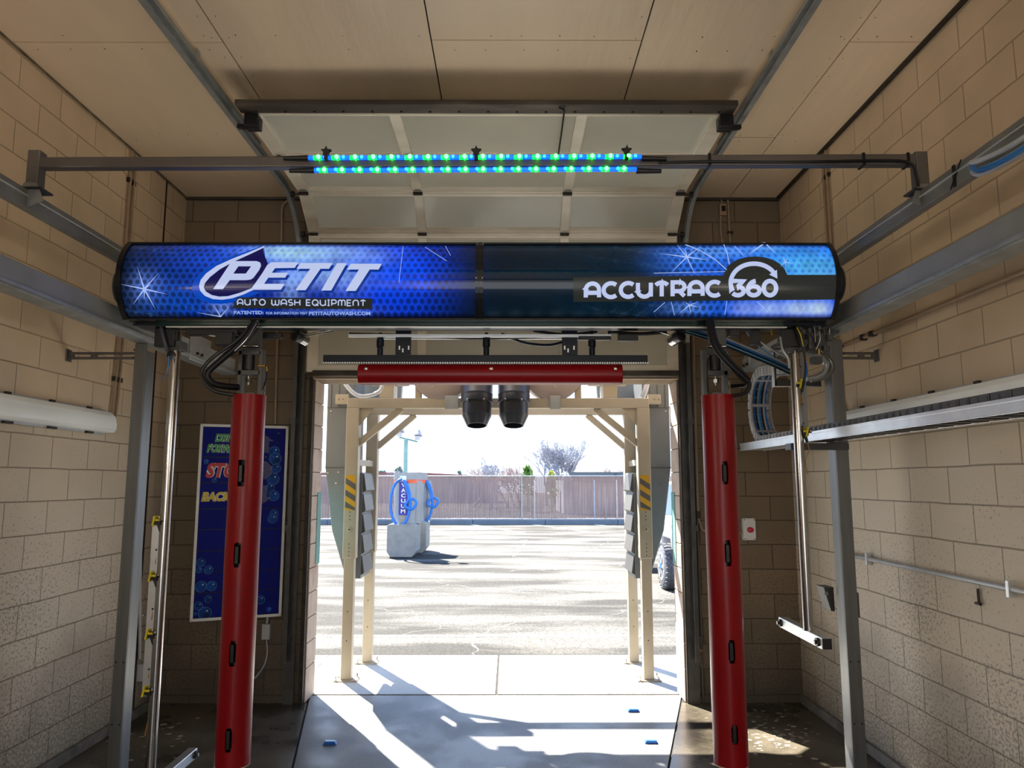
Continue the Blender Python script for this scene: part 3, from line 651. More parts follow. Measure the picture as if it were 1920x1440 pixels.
def smat(name, c, s=0.9):
    return mat(name, tuple(x*0.1 for x in c), 0.2, 0, 0.02, 3, emit=c, es=s, spec=0.3)
SM_white = smat('sign_print_white', (0.52, 0.60, 0.88)); SM_navy = smat('sign_print_navy', (0.004, 0.004, 0.075)); SM_blue = smat('sign_print_blue', (0.0, 0.065, 0.55))
SM_blk = smat('sign_print_black', (0.022, 0.024, 0.022)); SM_halo = smat('sign_print_halo', (0.0, 0.06, 0.50)); SM_shadow = smat('sign_print_shadow', (0.0, 0.03, 0.28)); SM_txt = smat('sign_print_small', (0.30, 0.45, 0.9)); SM_star = smat('sign_print_star', (0.40, 0.55, 1.0))
def c5(x, y): return (200 + x/3.6923, 430 + y/3.6923)
def c6(x, y): return (1080 + x/3.4286, 430 + y/3.4286)
def decal(name, polys, m, layer, parent, label=None, step=4.0):
    """polys given in picture points; filled, cut into short rows, laid on the curved sign face"""
    bm = bmesh.new()
    for poly in polys:
        vs = [bm.verts.new((x, -y, 0)) for x, y in poly]
        try: bm.faces.new(vs)
        except ValueError: pass
    bmesh.ops.triangulate(bm, faces=bm.faces[:])
    ys_ = [v.co.y for v in bm.verts]; y = math.floor(min(ys_)/step)*step
    while y < max(ys_):
        y += step
        bmesh.ops.bisect_plane(bm, geom=bm.verts[:]+bm.edges[:]+bm.faces[:], plane_co=(0, y, 0), plane_no=(0, 1, 0))
    off = Vector(sign['_loc'])
    for v in bm.verts:
        p = px2s(v.co.x, -v.co.y); v.co = p + snorm(p.z)*(0.0010*layer) - off
    me = bpy.data.meshes.new(name); bm.normal_update(); bm.to_mesh(me); bm.free(); me.materials.append(m)
    o = bpy.data.objects.new(name, me); C.objects.link(o); o.parent = parent; o['_loc'] = sign['_loc']
    if label: o['label'] = label
    return o
def strokes(lines, wdt, f=lambda x, y: (x, y)):
    """polylines -> quads of width wdt (mitred)"""
    out = []
    for ln in lines:
        pts = [Vector((*q, 0)) for q in ln]; N = len(pts); Lf = []; Rt = []
        closed = (pts[0]-pts[-1]).length < 1e-6
        for i in range(N):
            a = pts[i-1] if i > 0 else (pts[-2] if closed else None); c = pts[i+1] if i < N-1 else (pts[1] if closed else None)
            d1 = (pts[i]-a).normalized() if a is not None else (c-pts[i]).normalized(); d2 = (c-pts[i]).normalized() if c is not None else d1
            n1 = Vector((-d1.y, d1.x, 0)); n2 = Vector((-d2.y, d2.x, 0)); nn = n1+n2
            nn = nn.normalized() if nn.length > 1e-4 else n1; k = 1/max(0.55, nn.dot(n1))
            Lf.append(pts[i]+nn*wdt/2*k); Rt.append(pts[i]-nn*wdt/2*k)
        for i in range(N-1): out.append([f(q.x, q.y) for q in (Lf[i], Lf[i+1], Rt[i+1], Rt[i])])
    return out
def arc(cx, cy, rx, ry, a0, a1, n=12): return [(cx+rx*math.cos(math.radians(a0+(a1-a0)*i/n)), cy+ry*math.sin(math.radians(a0+(a1-a0)*i/n))) for i in range(n+1)]
GL = {
 'A': (0.78, [[(0, 0), (0, .55)] + arc(.39, .55, .39, .45, 180, 0) + [(.78, 0)], [(0, .33), (.78, .33)]]),
 'C': (0.74, [arc(.44, .5, .44, .5, 48, 312, 18)]),
 'U': (0.76, [[(0, 1), (0, .42)] + arc(.38, .42, .38, .42, 180, 360) + [(.76, 1)], [(.76, .42), (.76, 0)]]),
 'T': (0.74, [arc(.37, .62, .40, .38, 150, 90, 5) + arc(.37, .62, .40, .38, 90, 30, 5), [(.37, .96), (.37, 0)]]),
 'R': (0.72, [[(0, 0), (0, 1), (.40, 1)] + arc(.40, .68, .30, .32, 90, -90) + [(0, .36)], [(.40, .36), (.70, 0)]]),
 '3': (0.62, [[(0, 1), (.60, 1), (.28, .60)] + arc(.28, .30, .34, .30, 90, -150, 12)]),
 '6': (0.68, [arc(.34, .32, .34, .32, 0, 360, 18), arc(.50, .36, .50, .64, 180, 95, 8)]),
 '0': (0.72, [arc(.36, .5, .36, .5, 0, 360, 24)]),
 'O': (0.84, [arc(.42, .5, .42, .5, 0, 360, 20)]),
 'Q': (0.84, [arc(.42, .5, .42, .5, 0, 360, 20), [(.48, .28), (.86, -.04)]]),
 'W': (1.05, [[(0, 1), (0, .35)] + arc(.26, .35, .26, .35, 180, 360, 8) + [(.52, .9)], [(.52, .35)] + arc(.78, .35, .26, .35, 180, 360, 8)[1:] + [(1.04, 1)]]),
 'S': (0.60, [arc(.30, .74, .30, .26, 40, 270, 10) + arc(.30, .25, .30, .25, 90, -140, 10)[1:]]),
 'H': (0.74, [[(0, 0), (0, 1)], [(.74, 0), (.74, 1)], [(0, .5), (.74, .5)]]),
 'E': (0.56, [[(.56, 1), (0, 1), (0, 0), (.56, 0)], [(0, .5), (.5, .5)]]),
 'I': (0.30, [[(.15, 0), (.15, 1)], [(0, 1), (.30, 1)], [(0, 0), (.30, 0)]]),
 'P': (0.66, [[(0, 0), (0, 1), (.38, 1)] + arc(.38, .68, .28, .32, 90, -90) + [(0, .36)]]),
 'M': (0.98, [[(0, 0), (0, .65)] + arc(.245, .65, .245, .35, 180, 0, 8) + [(.49, 0)], [(.49, .65)] + arc(.735, .65, .245, .35, 180, 0, 8)[1:] + [(.98, 0)]]),
 'N': (0.76, [[(0, 0), (0, .6)] + arc(.38, .6, .38, .40, 180, 0) + [(.76, 0)]]),
 ' ': (0.35, []),
}
def word(txt, x0, x1, y0, y1, wfrac, dy=0.0, gap=0.24, lean=0.0):
    """stroke word inside a picture box; y0 top, y1 bottom of the letters; dy = rise over the width"""
    tot = sum(GL[c][0] for c in txt) + (gap)*(len(txt)-1) + wfrac; sx = (x1-x0)/tot; sy_ = (y1-y0); h = 1-wfrac; out = []; x = wfrac/2
    for c in txt:
        wd, ls = GL[c]
        def f(u, v, x=x): X = x0+(x+u)*sx; return (X + lean*v*sy_, y1 - (wfrac/2+v*h)*sy_ + dy*((X-x0)/(x1-x0)))
        k = sx/sy_
        ls2 = [[(u, v) for u, v in l] for l in ls]
        # stroke in picture units so the thickness is even
        out += strokes([[f(u, v) for u, v in l] for l in ls2], wfrac*sy_)
        x += wd + gap
    return out
def ftext(txt, x0, x1, y0, y1, bold=0.0):
    cu = bpy.data.curves.new('t', 'FONT'); cu.body = txt; cu.size = 1; cu.offset = bold; cu.resolution_u = 3; ob = bpy.data.objects.new('t', cu); C.objects.link(ob)
    dg = bpy.context.evaluated_depsgraph_get(); me = ob.evaluated_get(dg).to_mesh()
    vs = [v.co.copy() for v in me.vertices]; fs = [tuple(p.vertices) for p in me.polygons]; ob.evaluated_get(dg).to_mesh_clear()
    bpy.data.objects.remove(ob); bpy.data.curves.remove(cu)
    ax, bx_ = min(v.x for v in vs), max(v.x for v in vs); ay, by = min(v.y for v in vs), max(v.y for v in vs)
    P_ = [(x0+(v.x-ax)/(bx_-ax)*(x1-x0), y1-(v.y-ay)/(by-ay)*(y1-y0)) for v in vs]
    return [[P_[i] for i in f] for f in fs]

halo = [c5(*q) for q in ((1088, 112), (980, 150), (850, 196), (735, 245), (650, 300), (600, 360), (590, 410), (605, 455), (650, 492), (720, 512), (800, 516), (880, 503), (960, 478), (1060, 440), (1110, 300))]
whit = [c5(*q) for q in ((1092, 116), (990, 158), (870, 205), (760, 255), (690, 305), (652, 350), (640, 390), (648, 425), (680, 460), (735, 482), (800, 487), (870, 477), (950, 450), (1030, 412), (1090, 330), (1118, 240), (1092, 180), (1085, 150))]
navy = [c5(*q) for q in ((1088, 130), (1000, 172), (880, 226), (785, 278), (718, 330), (682, 372), (673, 402), (688, 430), (728, 454), (780, 465), (840, 462), (920, 440), (1004, 408), (1066, 325), (1118, 240), (1092, 180), (1085, 150))]
drop = decal('drop_halo', [halo], SM_halo, 1, sign, 'blue halo around the drop emblem')
decal('drop_outline', [whit], SM_white, 2, sign, 'white crescent edge of the drop emblem')
decal('drop_emblem', [navy], SM_navy, 3, sign, 'dark navy drop emblem')
LET = {
 'P': [(740, 414), (868, 224), (1040, 224), (1066, 234), (1071, 256), (1058, 285), (1018, 338), (1000, 349), (968, 353), (855, 353), (808, 414)],
 'E': [(1000, 418), (1122, 246), (1140, 232), (1330, 232), (1304, 270), (1168, 272), (1145, 303), (1258, 303), (1238, 336), (1122, 336), (1092, 378), (1234, 378), (1208, 418)],
 'T1': [(1342, 237), (1567, 237), (1541, 276), (1482, 276), (1379, 421), (1308, 421), (1411, 276), (1316, 276)],
 'I': [(1596, 238), (1664, 238), (1556, 423), (1487, 423)],
 'T2': [(1692, 242), (1906, 242), (1884, 281), (1822, 281), (1726, 426), (1655, 426), (1748, 281), (1664, 281)]}
for k_, pl in LET.items():
    decal('letter', [[c5(x, y) for x, y in pl]], SM_white, 6, sign)
    if k_ != 'P': decal('letter_shadow', [[c5(x+12, y+15) for x, y in pl]], SM_shadow, 4, sign)
    else: decal('letter_counter', [[c5(*q) for q in ((915, 260), (1003, 260), (966, 309), (880, 309))]], SM_navy, 7, sign)
decal('black_banner', [[c5(872, 546), c5(905, 470), c5(1838, 478), c5(1838, 552)]], SM_blk, 2, sign)
a_, b_ = c5(903, 479), c5(1797, 531)
decal('tagline', word('AUTO WASH EQUIPMENT', a_[0], b_[0], a_[1], b_[1]-1.6, 0.17, dy=1.8, gap=0.30), SM_white, 4, sign)
a_, b_ = c5(882, 562), c5(1088, 586); decal('small_print', ftext('PATENTED:', a_[0], b_[0], a_[1], b_[1], 0.03), SM_txt, 4, sign)
a_, b_ = c5(1104, 569), c5(1392, 587); decal('small_print', ftext('FOR INFORMATION VISIT', a_[0], b_[0], a_[1], b_[1], 0.02), SM_txt, 4, sign)
a_, b_ = c5(1402, 567), c5(1826, 592); decal('small_print', ftext('PETITAUTOWASH.COM', a_[0], b_[0], a_[1], b_[1], 0.03), SM_txt, 4, sign)
band = [(1075, 520.5), (1357, 516.5)] + [c6(1150+203*math.cos(math.radians(a)), 300-124*math.sin(math.radians(a))) for a in range(170, 9, -10)] + [(1476, 515.6), (1569, 515.5), (1567, 561.5), (1075, 566)]
decal('black_band', [band], SM_blk, 2, sign)
decal('wordmark', word('ACCUTRAC', 1094.5, 1353, 528, 561.5, 0.235, dy=-3.6, gap=0.27), SM_white, 4, sign)
decal('numerals', word('360', 1370, 1458.5, 523, 557.5, 0.24, dy=0, gap=0.24), SM_white, 5, sign)
arcp = [c6(1143+150*math.cos(math.radians(a)), 345-122*math.sin(math.radians(a))) for a in range(205, 22, -7)]
pl = strokes([arcp], 8.2); pl.append([c6(*q) for q in ((1240, 292), (1293, 318), (1290, 262))]); pl.append([c6(*q) for q in ((985, 414), (1018, 380), (982, 372))])
decal('circling_arrow', pl, SM_white, 4, sign)
def star(c, tips, w0=1.6):
    out = []
    for tx, ty in tips:
        d = Vector((tx-c[0], ty-c[1])); n_ = Vector((-d.y, d.x)).normalized()*w0; m_ = Vector(c)
        out.append([tuple(m_+n_), (tx, ty), tuple(m_-n_)])
    return out
for cen, tips, w_ in (
    (c5(262, 413), [c5(*q) for q in ((212, 255), (362, 303), (98, 380), (425, 450), (182, 522), (342, 557), (262, 490), (310, 380))], 1.6),
    (c5(790, 602), [c5(*q) for q in ((733, 508), (858, 522), (620, 573))], 1.0),
    (c6(712, 180), [c6(*q) for q in ((645, 98), (805, 108), (525, 156), (868, 202), (606, 283), (768, 300), (700, 120))], 1.3),
    (c6(1215, 90), [c6(*q) for q in ((1092, 178), (1108, 158), (1290, 165), (1140, 95))], 1.2),
    (c6(1345, 210), [c6(*q) for q in ((1325, 170), (1365, 180), (1395, 225), (1310, 245), (1345, 250))], 0.9),
    (c6(728, 487), [c6(*q) for q in ((655, 545), (785, 465), (700, 465), (738, 548), (800, 500))], 1.1)):
    decal('sparkle', star(cen, tips, w_), SM_star, 3, sign)
for ln, w_ in (([(797, 464), (838, 490)], 0.8), ([(756, 462), (748, 530)], 0.8), ([(835, 462), (845, 480)], 0.8),
    ([c6(690, 95), c6(800, 140), c6(900, 200), c6(968, 262)], 1.6), ([c6(945, 90), c6(970, 150), c6(985, 228)], 1.6), ([c6(500, 283), c6(960, 272)], 1.0), ([c6(1020, 110), c6(1075, 170)], 1.0),
    ([c6(500, 530), c6(572, 468)], 1.0), ([c6(612, 466), c6(632, 550)], 1.0), ([c6(970, 460), c6(955, 548)], 1.0), ([c6(1160, 462), c6(1235, 530)], 1.0)):
    decal('light_streak', strokes([ln], w_), SM_star, 3, sign)
# housing: back box, black end caps following the curve, centre straps, top and bottom lips
M_cap = mat('sign_black_trim', (0.012, 0.013, 0.016), 0.22, 0.2, 0.2, 10)
th = [-th0+2*th0*i/16 for i in range(17)]
def capprof(x, e=0.0):
    return [(x, SY-((SR+e)*math.cos(a)-(SR-BUL)), zc0+(SR+e)*math.sin(a)) for a in th] + [(x, SY+0.06, ST+e), (x, SY+0.06, SB-e)]
for x, s in ((SXL, -1), (SXR, 1)):
    MB().extr(capprof(x if s < 0 else x-0.010, 0.010), (0.010, 0, 0)).build('end_cap', M_cap, sign, smooth=True)
    b = MB(); 
    for i in range(16):
        a0, a1 = th[i], th[i+1]; q = []
        for a in (a0, a1):
            for rr_ in (SR+0.001, SR+0.011): q.append((SY-(rr_*math.cos(a)-(SR-BUL)), zc0+rr_*math.sin(a)))
        x0_, x1_ = (x, x+0.030) if s < 0 else (x-0.026, x)
        b.add([(x0_, *q[0]), (x0_, *q[1]), (x0_, *q[3]), (x0_, *q[2]), (x1_, *q[0]), (x1_, *q[1]), (x1_, *q[3]), (x1_, *q[2])], [(0,1,2,3),(7,6,5,4),(0,4,5,1),(1,5,6,2),(2,6,7,3),(3,7,4,0)])
    b.build('edge_trim', M_cap, sign)
b = MB()
for xa_, xb_ in ((px2s(891, 520).x, px2s(897.5, 520).x), (px2s(898.5, 520).x, px2s(906, 520).x)):
    for i in range(16):
        q = []
        for a in (th[i], th[i+1]):
            for rr_ in (SR, SR+0.008): q.append((SY-(rr_*math.cos(a)-(SR-BUL)), zc0+rr_*math.sin(a)))
        b.add([(xa_, *q[0]), (xa_, *q[1]), (xa_, *q[3]), (xa_, *q[2]), (xb_, *q[0]), (xb_, *q[1]), (xb_, *q[3]), (xb_, *q[2])], [(0,1,2,3),(7,6,5,4),(0,4,5,1),(1,5,6,2),(2,6,7,3),(3,7,4,0)])
cs = b.build('centre_strap', M_cap, sign)
b = MB()
for px, py in ((893, 521.5), (904.5, 521.5), (895, 459), (906, 459), (895, 604), (908, 604)):
    p = px2s(px, py); n_ = snorm(p.z); b.cyl(p+n_*0.007, p+n_*0.011, 0.004, n=8)
b.each('rivet', M_chrome, cs)
MB().box(SXL, SXR, SY-0.012, SY+0.06, ST-0.004, ST+0.008).build('top_lip', M_cap, sign, bevel=0.002)
MB().box(SXL, SXR, SY-0.008, SY+0.06, SB-0.010, SB+0.002).build('bottom_lip', M_cap, sign, bevel=0.002)
MB().box(SXL, SXR, SY+0.02, SY+0.06, SB, ST).build('back_panel', M_cap, sign)

# ------------------------------------------------------------------ gantry crossbeam and carriage
gan = thing('gantry_crossbeam', 'dark steel crossbeam behind and below the sign riding on both rails', 'gantry beam', (-0.17, 4.36, 2.70))
b = MB().box(-2.20, 1.86, 4.26, 4.42, 2.712, 2.90); b.build('beam', M_navy, gan, bevel=0.008)
b = MB().box(-2.05, 1.60, 4.255, 4.263, 2.706, 2.745); b.build('green_edge', mat('dark_green_steel', (0.008, 0.035, 0.032), 0.2, 0.2, 0.2, 4, coat=0.3), gan)
b = MB().box(-2.0, 1.62, 4.255, 4.27, 2.698, 2.7055); b.build('bright_edge', M_alu, gan, label='bright bare metal bottom edge')
b = MB()
for x0_, x1_, yy in ((-0.98, 0.62, 4.46), (-0.80, 0.50, 4.52)): b.bar((x0_, yy, 2.690), (x1_, yy, 2.690), 0.018, 0.018)
b.each('lower_rod', M_alu, gan)
for s in (-1, 1):
    x = -2.245 if s < 0 else 1.905
    prof = [(0, 0.02), (0, 0.105), (0.012, 0.112), (0.02, 0.100), (0.034, 0.100), (0.040, 0.112), (0.052, 0.105), (0.052, 0.02)]
    wz = RT_[s]+0.105
    o = MB().lathe(prof, (x - 0.026*1, 4.25, wz), (1, 0, 0), n=36).build('carriage_wheel', M_grey, gan, smooth=True)
    MB().cyl((x-0.04, 4.25, wz), (x+0.04, 4.25, wz), 0.02, n=12).build('axle', M_dark, o, smooth=True)
    xx = -2.20 if s < 0 else 1.86
    MB().box(min(xx, xx-s*0.02), max(xx, xx-s*0.02), 4.22, 4.60, 2.72, 3.0).build('end_plate', M_grey, gan, bevel=0.004)
# clutter under the ends: clamps, cable guides, hoses
b = MB()
for x0_, x1_, y0_, y1_, z0_, z1_ in ((-1.90, -1.60, 4.30, 4.36, 2.665, 2.70), (-1.72, -1.62, 4.28, 4.34, 2.60, 2.68), (-1.66, -1.36, 4.36, 4.40, 2.655, 2.69), (-1.58, -1.53, 4.30, 4.36, 2.62, 2.68), (0.66, 0.78, 4.42, 4.47, 2.655, 2.695), (1.45, 1.50, 4.36, 4.42, 2.62, 2.71), (1.30, 1.36, 4.30, 4.36, 2.66, 2.71), (0.42, 0.62, 4.45, 4.49, 2.665, 2.69)):
    b.box(x0_, x1_, y0_, y1_, z0_, z1_)
b.each('mounting_clamp', M_blackp, gan, bevel=0.004)
b = MB()
for i in range(16):
    x = -2.0 + i*0.235 + random.uniform(-0.03, 0.03)
    b.bar((x, 4.24, 2.735), (x+random.uniform(-0.03, 0.03), 4.24, 2.75), 0.01, 0.02)
b.each('clip', M_dark, gan)
for pts, m_, r_ in (
    ([PY(655, 626, 4.5), PY(760, 629, 4.5), PY(880, 634, 4.5), PY(1000, 632, 4.5), PY(1090, 626, 4.5)], M_black, 0.009),
    ([PY(940, 626, 4.52), PY(985, 643, 4.52), PY(1030, 647, 4.52), PY(1060, 640, 4.52)], M_navy, 0.009),
    ([PY(1000, 620, 4.48), PY(1060, 627, 4.48), PY(1120, 622, 4.48)], M_black, 0.009),
    ([PY(1140, 622, 4.46), PY(1200, 626, 4.46), PY(1250, 622, 4.46)], M_black, 0.012),
    ([PY(375, 617, 4.32), PY(392, 628, 4.32), PY(410, 630, 4.32), PY(425, 622, 4.32)], M_white, 0.004),
    ([PY(565, 628, 4.45), PY(590, 624, 4.45), PY(620, 619, 4.45)], M_chrome, 0.0035),
    ([PY(566, 631, 4.44), PY(592, 627, 4.44), PY(625, 621, 4.44)], M_chrome, 0.0035),
    ([PY(1255, 628, 4.45), PY(1235, 622, 4.45), PY(1215, 618, 4.45)], M_chrome, 0.0035)):
    MB().tube(pts, r_).build('cable', m_, gan, smooth=True)
# blue hose bundle to the right-hand carriage
bun = thing('hose_bundle', 'bundle of blue and black hoses slanting from the gantry down to the right chain bracket', 'hoses', PY(1480, 690, 4.75))
for k_, (dy_, m_) in enumerate(((-4, M_greypipe), (0, M_bluehose), (4, M_black), (7, M_ltblue), (10, M_black))):
    MB().tube([PY(1282, 616+dy_*0.6, 4.45), PY(1340, 631+dy_, 4.50), PY(1400, 655+dy_, 4.6), PY(1450, 676+dy_, 4.7), PY(1484, 692+dy_, 4.78)], 0.0075).build('hose', m_, bun, smooth=True)
MB().tube([PY(1405, 618, 4.5), PY(1425, 640, 4.55), PY(1455, 660, 4.6), PY(1482, 674, 4.7)], 0.006).build('hose', M_greypipe, bun, smooth=True)
MB().tube([PY(1400, 622, 4.52), PY(1420, 648, 4.57), PY(1450, 668, 4.62)], 0.005).build('hose', M_ltblue, bun, smooth=True)

# floodlights under the beam
for px, s in ((553, -1), (1277, 1)):
    p = PY(px, 628, 4.42)
    t = thing('work_light', 'round black work light under the gantry by the %s door jamb' % ('left' if s < 0 else 'right'), 'light', p)
    q = p + Vector((-s*0.045, 0.11, -0.02))
    MB().lathe([(0, 0.028), (0.004, 0.036), (0.02, 0.038), (0.05, 0.036)], p, q-p, n=24).build('rear_housing', M_blackp, t, smooth=True)
    d = (q-p).normalized()
    MB().lathe([(0.05, 0.036), (0.10, 0.036), (0.105, 0.030)], p, d, n=24).build('lamp_body', M_chrome, t, smooth=True)
    MB().box(p.x-0.012, p.x+0.012, p.y, p.y+0.03, p.z+0.02, 2.705).build('mount', M_dark, t)
# small white sensor bulb under the left end
p = PY(417, 630, 4.36)
t = thing('proximity_sensor', 'small white knob sensor with wires under the left gantry end', 'sensor', p)
MB().lathe([(0, 0.006), (0.006, 0.02), (0.03, 0.024), (0.05, 0.018), (0.06, 0.006)], p, (0.5, 0.6, -0.2), n=16).build('bulb', M_white, t, smooth=True)
MB().box(p.x-0.03, p.x-0.01, p.y, p.y+0.03, p.z, 2.70).build('stem', M_alu, t)

# ------------------------------------------------------------------ red spray arms
def spray_arm(px_t, x, s):
    lab_ = 'left' if s < 0 else 'right'
    Y = 4.30; r = 0.0935; z0, z1 = 0.285, 2.305
    t = thing('spray_arm', 'red foam-covered vertical spray arm hanging at the %s of the exit' % lab_, 'spray arm', (x, Y, z0))
    # cover with real slots: tube wall shell, slot openings cut as missing faces
    n = 40; rings = []
    slots_px = [(862, 912), (1017, 1064), (1202, 1250), (1366, 1411)] if s < 0 else [(865, 908), (1013, 1062), (1200, 1244), (1360, 1396)]
    slots = [(PY(px_t, b_, Y-r).z, PY(px_t, a_, Y-r).z) for a_, b_ in slots_px]
    zs = {z0, z1}
    for a_, b_ in slots: 
        for k_ in range(9): zs.add(a_+(b_-a_)*k_/8)
    for k_ in range(30): zs.add(z0+(z1-z0)*k_/29)
    zs = sorted(zs); c0 = 3*PI/2 + (0.06 if s < 0 else 0.0)
    b = MB(); vs = []
    hw = 0.19                                   # slot half-angle
    angs = [c0 + hw*q for q in (-1, -0.75, -0.4, 0, 0.4, 0.75, 1)] + [c0+hw+(2*PI-2*hw)*k_/34 for k_ in range(1, 34)]
    N = len(angs)
    for z in zs:
        g_ = 0.0015*math.sin(z*9+x) if s < 0 else 0.0015*math.sin(z*7)
        for a in angs: vs.append((x+g_*0.6+r*math.cos(a), Y+r*math.sin(a), z))
    fs = []
    for i in range(len(zs)-1):
        zm = (zs[i]+zs[i+1])/2; ins = None
        for a_, b_ in slots:
            if a_ < zm < b_: ins = min(zm-a_, b_-zm)
        for k_ in range(N):
            if ins is not None and k_ < 6:
                am = abs((angs[k_]+angs[k_+1])/2 - c0)*r
                rr_ = hw*r
                lim = rr_ if ins >= rr_ else math.sqrt(max(0, rr_*rr_-(rr_-ins)**2))
                if am < lim: continue
            fs.append((i*N+k_, i*N+(k_+1) % N, (i+1)*N+(k_+1) % N, (i+1)*N+k_))
    b.add(vs, fs); cv = b.build('foam_cover', M_red, t, smooth=True)
    b = MB()
    for z in ((PY(px_t, 1108, Y-r).z, PY(px_t, 1122, Y-r).z) if s < 0 else (PY(px_t, 1086, Y-r).z, PY(px_t, 1100, Y-r).z)): b.lathe([(-0.0012, r+0.0005), (-0.0012, r+0.0012), (0.0012, r+0.0012), (0.0012, r+0.0005)], (x, Y, z), (0, 0, 1), n=40, closed=True)
    b.each('cover_seam', mat('dark_red_seam', (0.16, 0.004, 0.006), 0.5), cv)
    MB().lathe([(0, 0.060), (0, r+0.0005), (0.006, r+0.0005)], (x, Y, z0-0.005), (0, 0, 1), n=40).build('bottom_rim', mat('pale_foam_core', (0.55, 0.45, 0.38), 0.8), cv, smooth=True)
    # inner steel manifold, nozzles in the slots
    core = MB().box(x-0.022, x+0.022, Y-0.022, Y+0.022, z0+0.02, z1+0.02).build('manifold', M_dark, t, bevel=0.004)
    for a_, b_ in slots:
        zc = (a_+b_)/2
        nz_o = MB().cyl((x, Y-0.02, zc), (x+0.004, Y-r+0.004, zc-0.025), 0.012, 0.009, n=12).box(x-0.010, x+0.010, Y-0.09, Y-0.022, zc-0.05, zc+0.045)
        nz_o.build('nozzle', M_blackp, core, bevel=0.003)
    # hanger above: yoke plates, chrome guides, air cylinder, pins
    b = MB()
    for dx in (-0.075, 0.045): b.box(x+dx-0.012 + (0.02 if s < 0 else 0.0), x+dx+0.012+(0.02 if s < 0 else 0), Y-0.03, Y+0.03, z1-0.03, z1+0.27)
    b.box(x-0.065, x+0.065, Y-0.03, Y+0.03, z1+0.115, z1+0.145); b.box(x-0.065, x+0.065, Y-0.03, Y+0.03, z1+0.235, z1+0.26)
    b.box(x-0.045, x+0.06, Y-0.01, Y+0.01, z1+0.26, 2.705)
    hg = b.build('yoke', M_grey, t, bevel=0.003)
    b = MB().cyl((x-0.01, Y, z1+0.15), (x-0.01, Y, z1+0.235), 0.033, n=20); b.build('air_cylinder', M_blackp, hg, smooth=True)
    b = MB().cyl((x-0.01, Y, z1+0.06), (x-0.01, Y, z1+0.15), 0.009, n=12).cyl((x-0.06, Y-0.032, z1+0.285), (x+0.05, Y-0.032, z1+0.285), 0.009, n=12).cyl((x-0.01, Y, z1+0.075), (x-0.01, Y, z1+0.095), 0.02, n=6)
    b.each('pivot_pin', M_chrome, hg, smooth=True)
    b = MB()
    for dx in (-0.062, 0.066): b.cyl((x+dx, Y+0.02, z1-0.04), (x+dx, Y+0.02, z1+0.085), 0.017, n=16)
    b.each('guide_tube', M_chrome, hg, smooth=True)
    return t
XA, XB = -1.510, 1.213
tL = spray_arm(452, XA, -1); tR = spray_arm(1359, XB, 1)
# hoses of the arms
MB().tube([PY(480, 604, 4.2), PY(455, 640, 4.18), PY(415, 675, 4.16), PY(390, 700, 4.15), PY(398, 718, 4.16), PY(420, 724, 4.2), PY(446, 726, 4.26)], 0.019, n=12).build('black_hose', M_black, tL, smooth=True)
MB().tube([PY(474, 606, 4.24), PY(445, 638, 4.22), PY(400, 670, 4.2), PY(379, 696, 4.2), PY(383, 716, 4.2), PY(405, 734, 4.22), PY(446, 741, 4.26)], 0.012, n=12).build('grey_hose', mat('charcoal_hose', (0.03, 0.028, 0.026), 0.3, spec=0.35), tL, smooth=True)
MB().tube([PY(481, 606, 4.17), PY(462, 636, 4.15), PY(440, 658, 4.15)], 0.003).build('hose_wire', M_chrome, tL, smooth=True)
MB().tube([PY(486, 686, 4.27), PY(500, 687, 4.27), PY(501, 695, 4.27), PY(497, 720, 4.28), PY(485, 742, 4.3)], 0.0035).build('air_line', M_black, tL, smooth=True)
MB().cyl(PY(484, 686, 4.27), PY(497, 686, 4.27), 0.006).cyl(PY(500, 687, 4.268), PY(501, 696, 4.268), 0.005).build('brass_elbow', mat('brass', (0.5, 0.33, 0.06), 0.3, 0.8), tL)
MB().tube([PY(1334, 602, 4.2), PY(1343, 640, 4.16), PY(1368, 676, 4.13), PY(1396, 704, 4.12), PY(1405, 722, 4.14), PY(1396, 738, 4.18), PY(1374, 742, 4.26)], 0.014, n=12).build('grey_hose', mat('charcoal_hose', (0.03, 0.028, 0.026), 0.3, spec=0.35), tR, smooth=True)
MB().tube([PY(1330, 600, 4.16), PY(1340, 645, 4.12), PY(1365, 680, 4.10), PY(1403, 716, 4.12)], 0.020, n=12).build('black_hose', M_black, tR, smooth=True)
MB().tube([PY(1404, 716, 4.14), PY(1398, 722, 4.2), PY(1372, 724, 4.28)], 0.012, n=12).build('black_hose', M_black, tR, smooth=True)
MB().tube([PY(1328, 672, 4.24), PY(1326, 700, 4.24), PY(1328, 735, 4.26)], 0.004).build('air_line', M_black, tR, smooth=True)
# hanger hose crossing for left arm base strap
# ------------------------------------------------------------------ horizontal top spray bar
Yt = 4.50
bar = thing('overhead_spray_bar', 'horizontal red padded spray bar hanging below the gantry centre', 'spray bar', PY(920, 700, Yt))
xa, xb = PY(673, 700, Yt).x, PY(1166, 700, Yt).x; zt_, zb_ = PY(920, 683, Yt).z, PY(920, 720, Yt).z
b = MB(); prof = []
hz = (zt_-zb_)
sec = [(0.0, zt_)] + [(-0.052*math.sin(math.radians(a_)), (zt_+zb_)/2+(zt_-zb_)/2*math.cos(math.radians(a_))) for a_ in range(25, 181, 13)] + [(0.05, zb_), (0.05, zt_)]
b.extr([(xa, Yt+y, z) for y, z in sec], (xb-xa, 0, 0)); o = b.build('red_cover', M_red, bar, smooth=True, bevel=0.004)
b = MB()
for px in (686, 921, 1154): 
    p = PY(px, 691, Yt-0.048); b.lathe([(0, 0.011), (0.004, 0.011), (0.006, 0.006)], (p.x, Yt-0.046, p.z), (0, -1, 0), n=16)
b.each('washer', M_chrome, o, smooth=True)
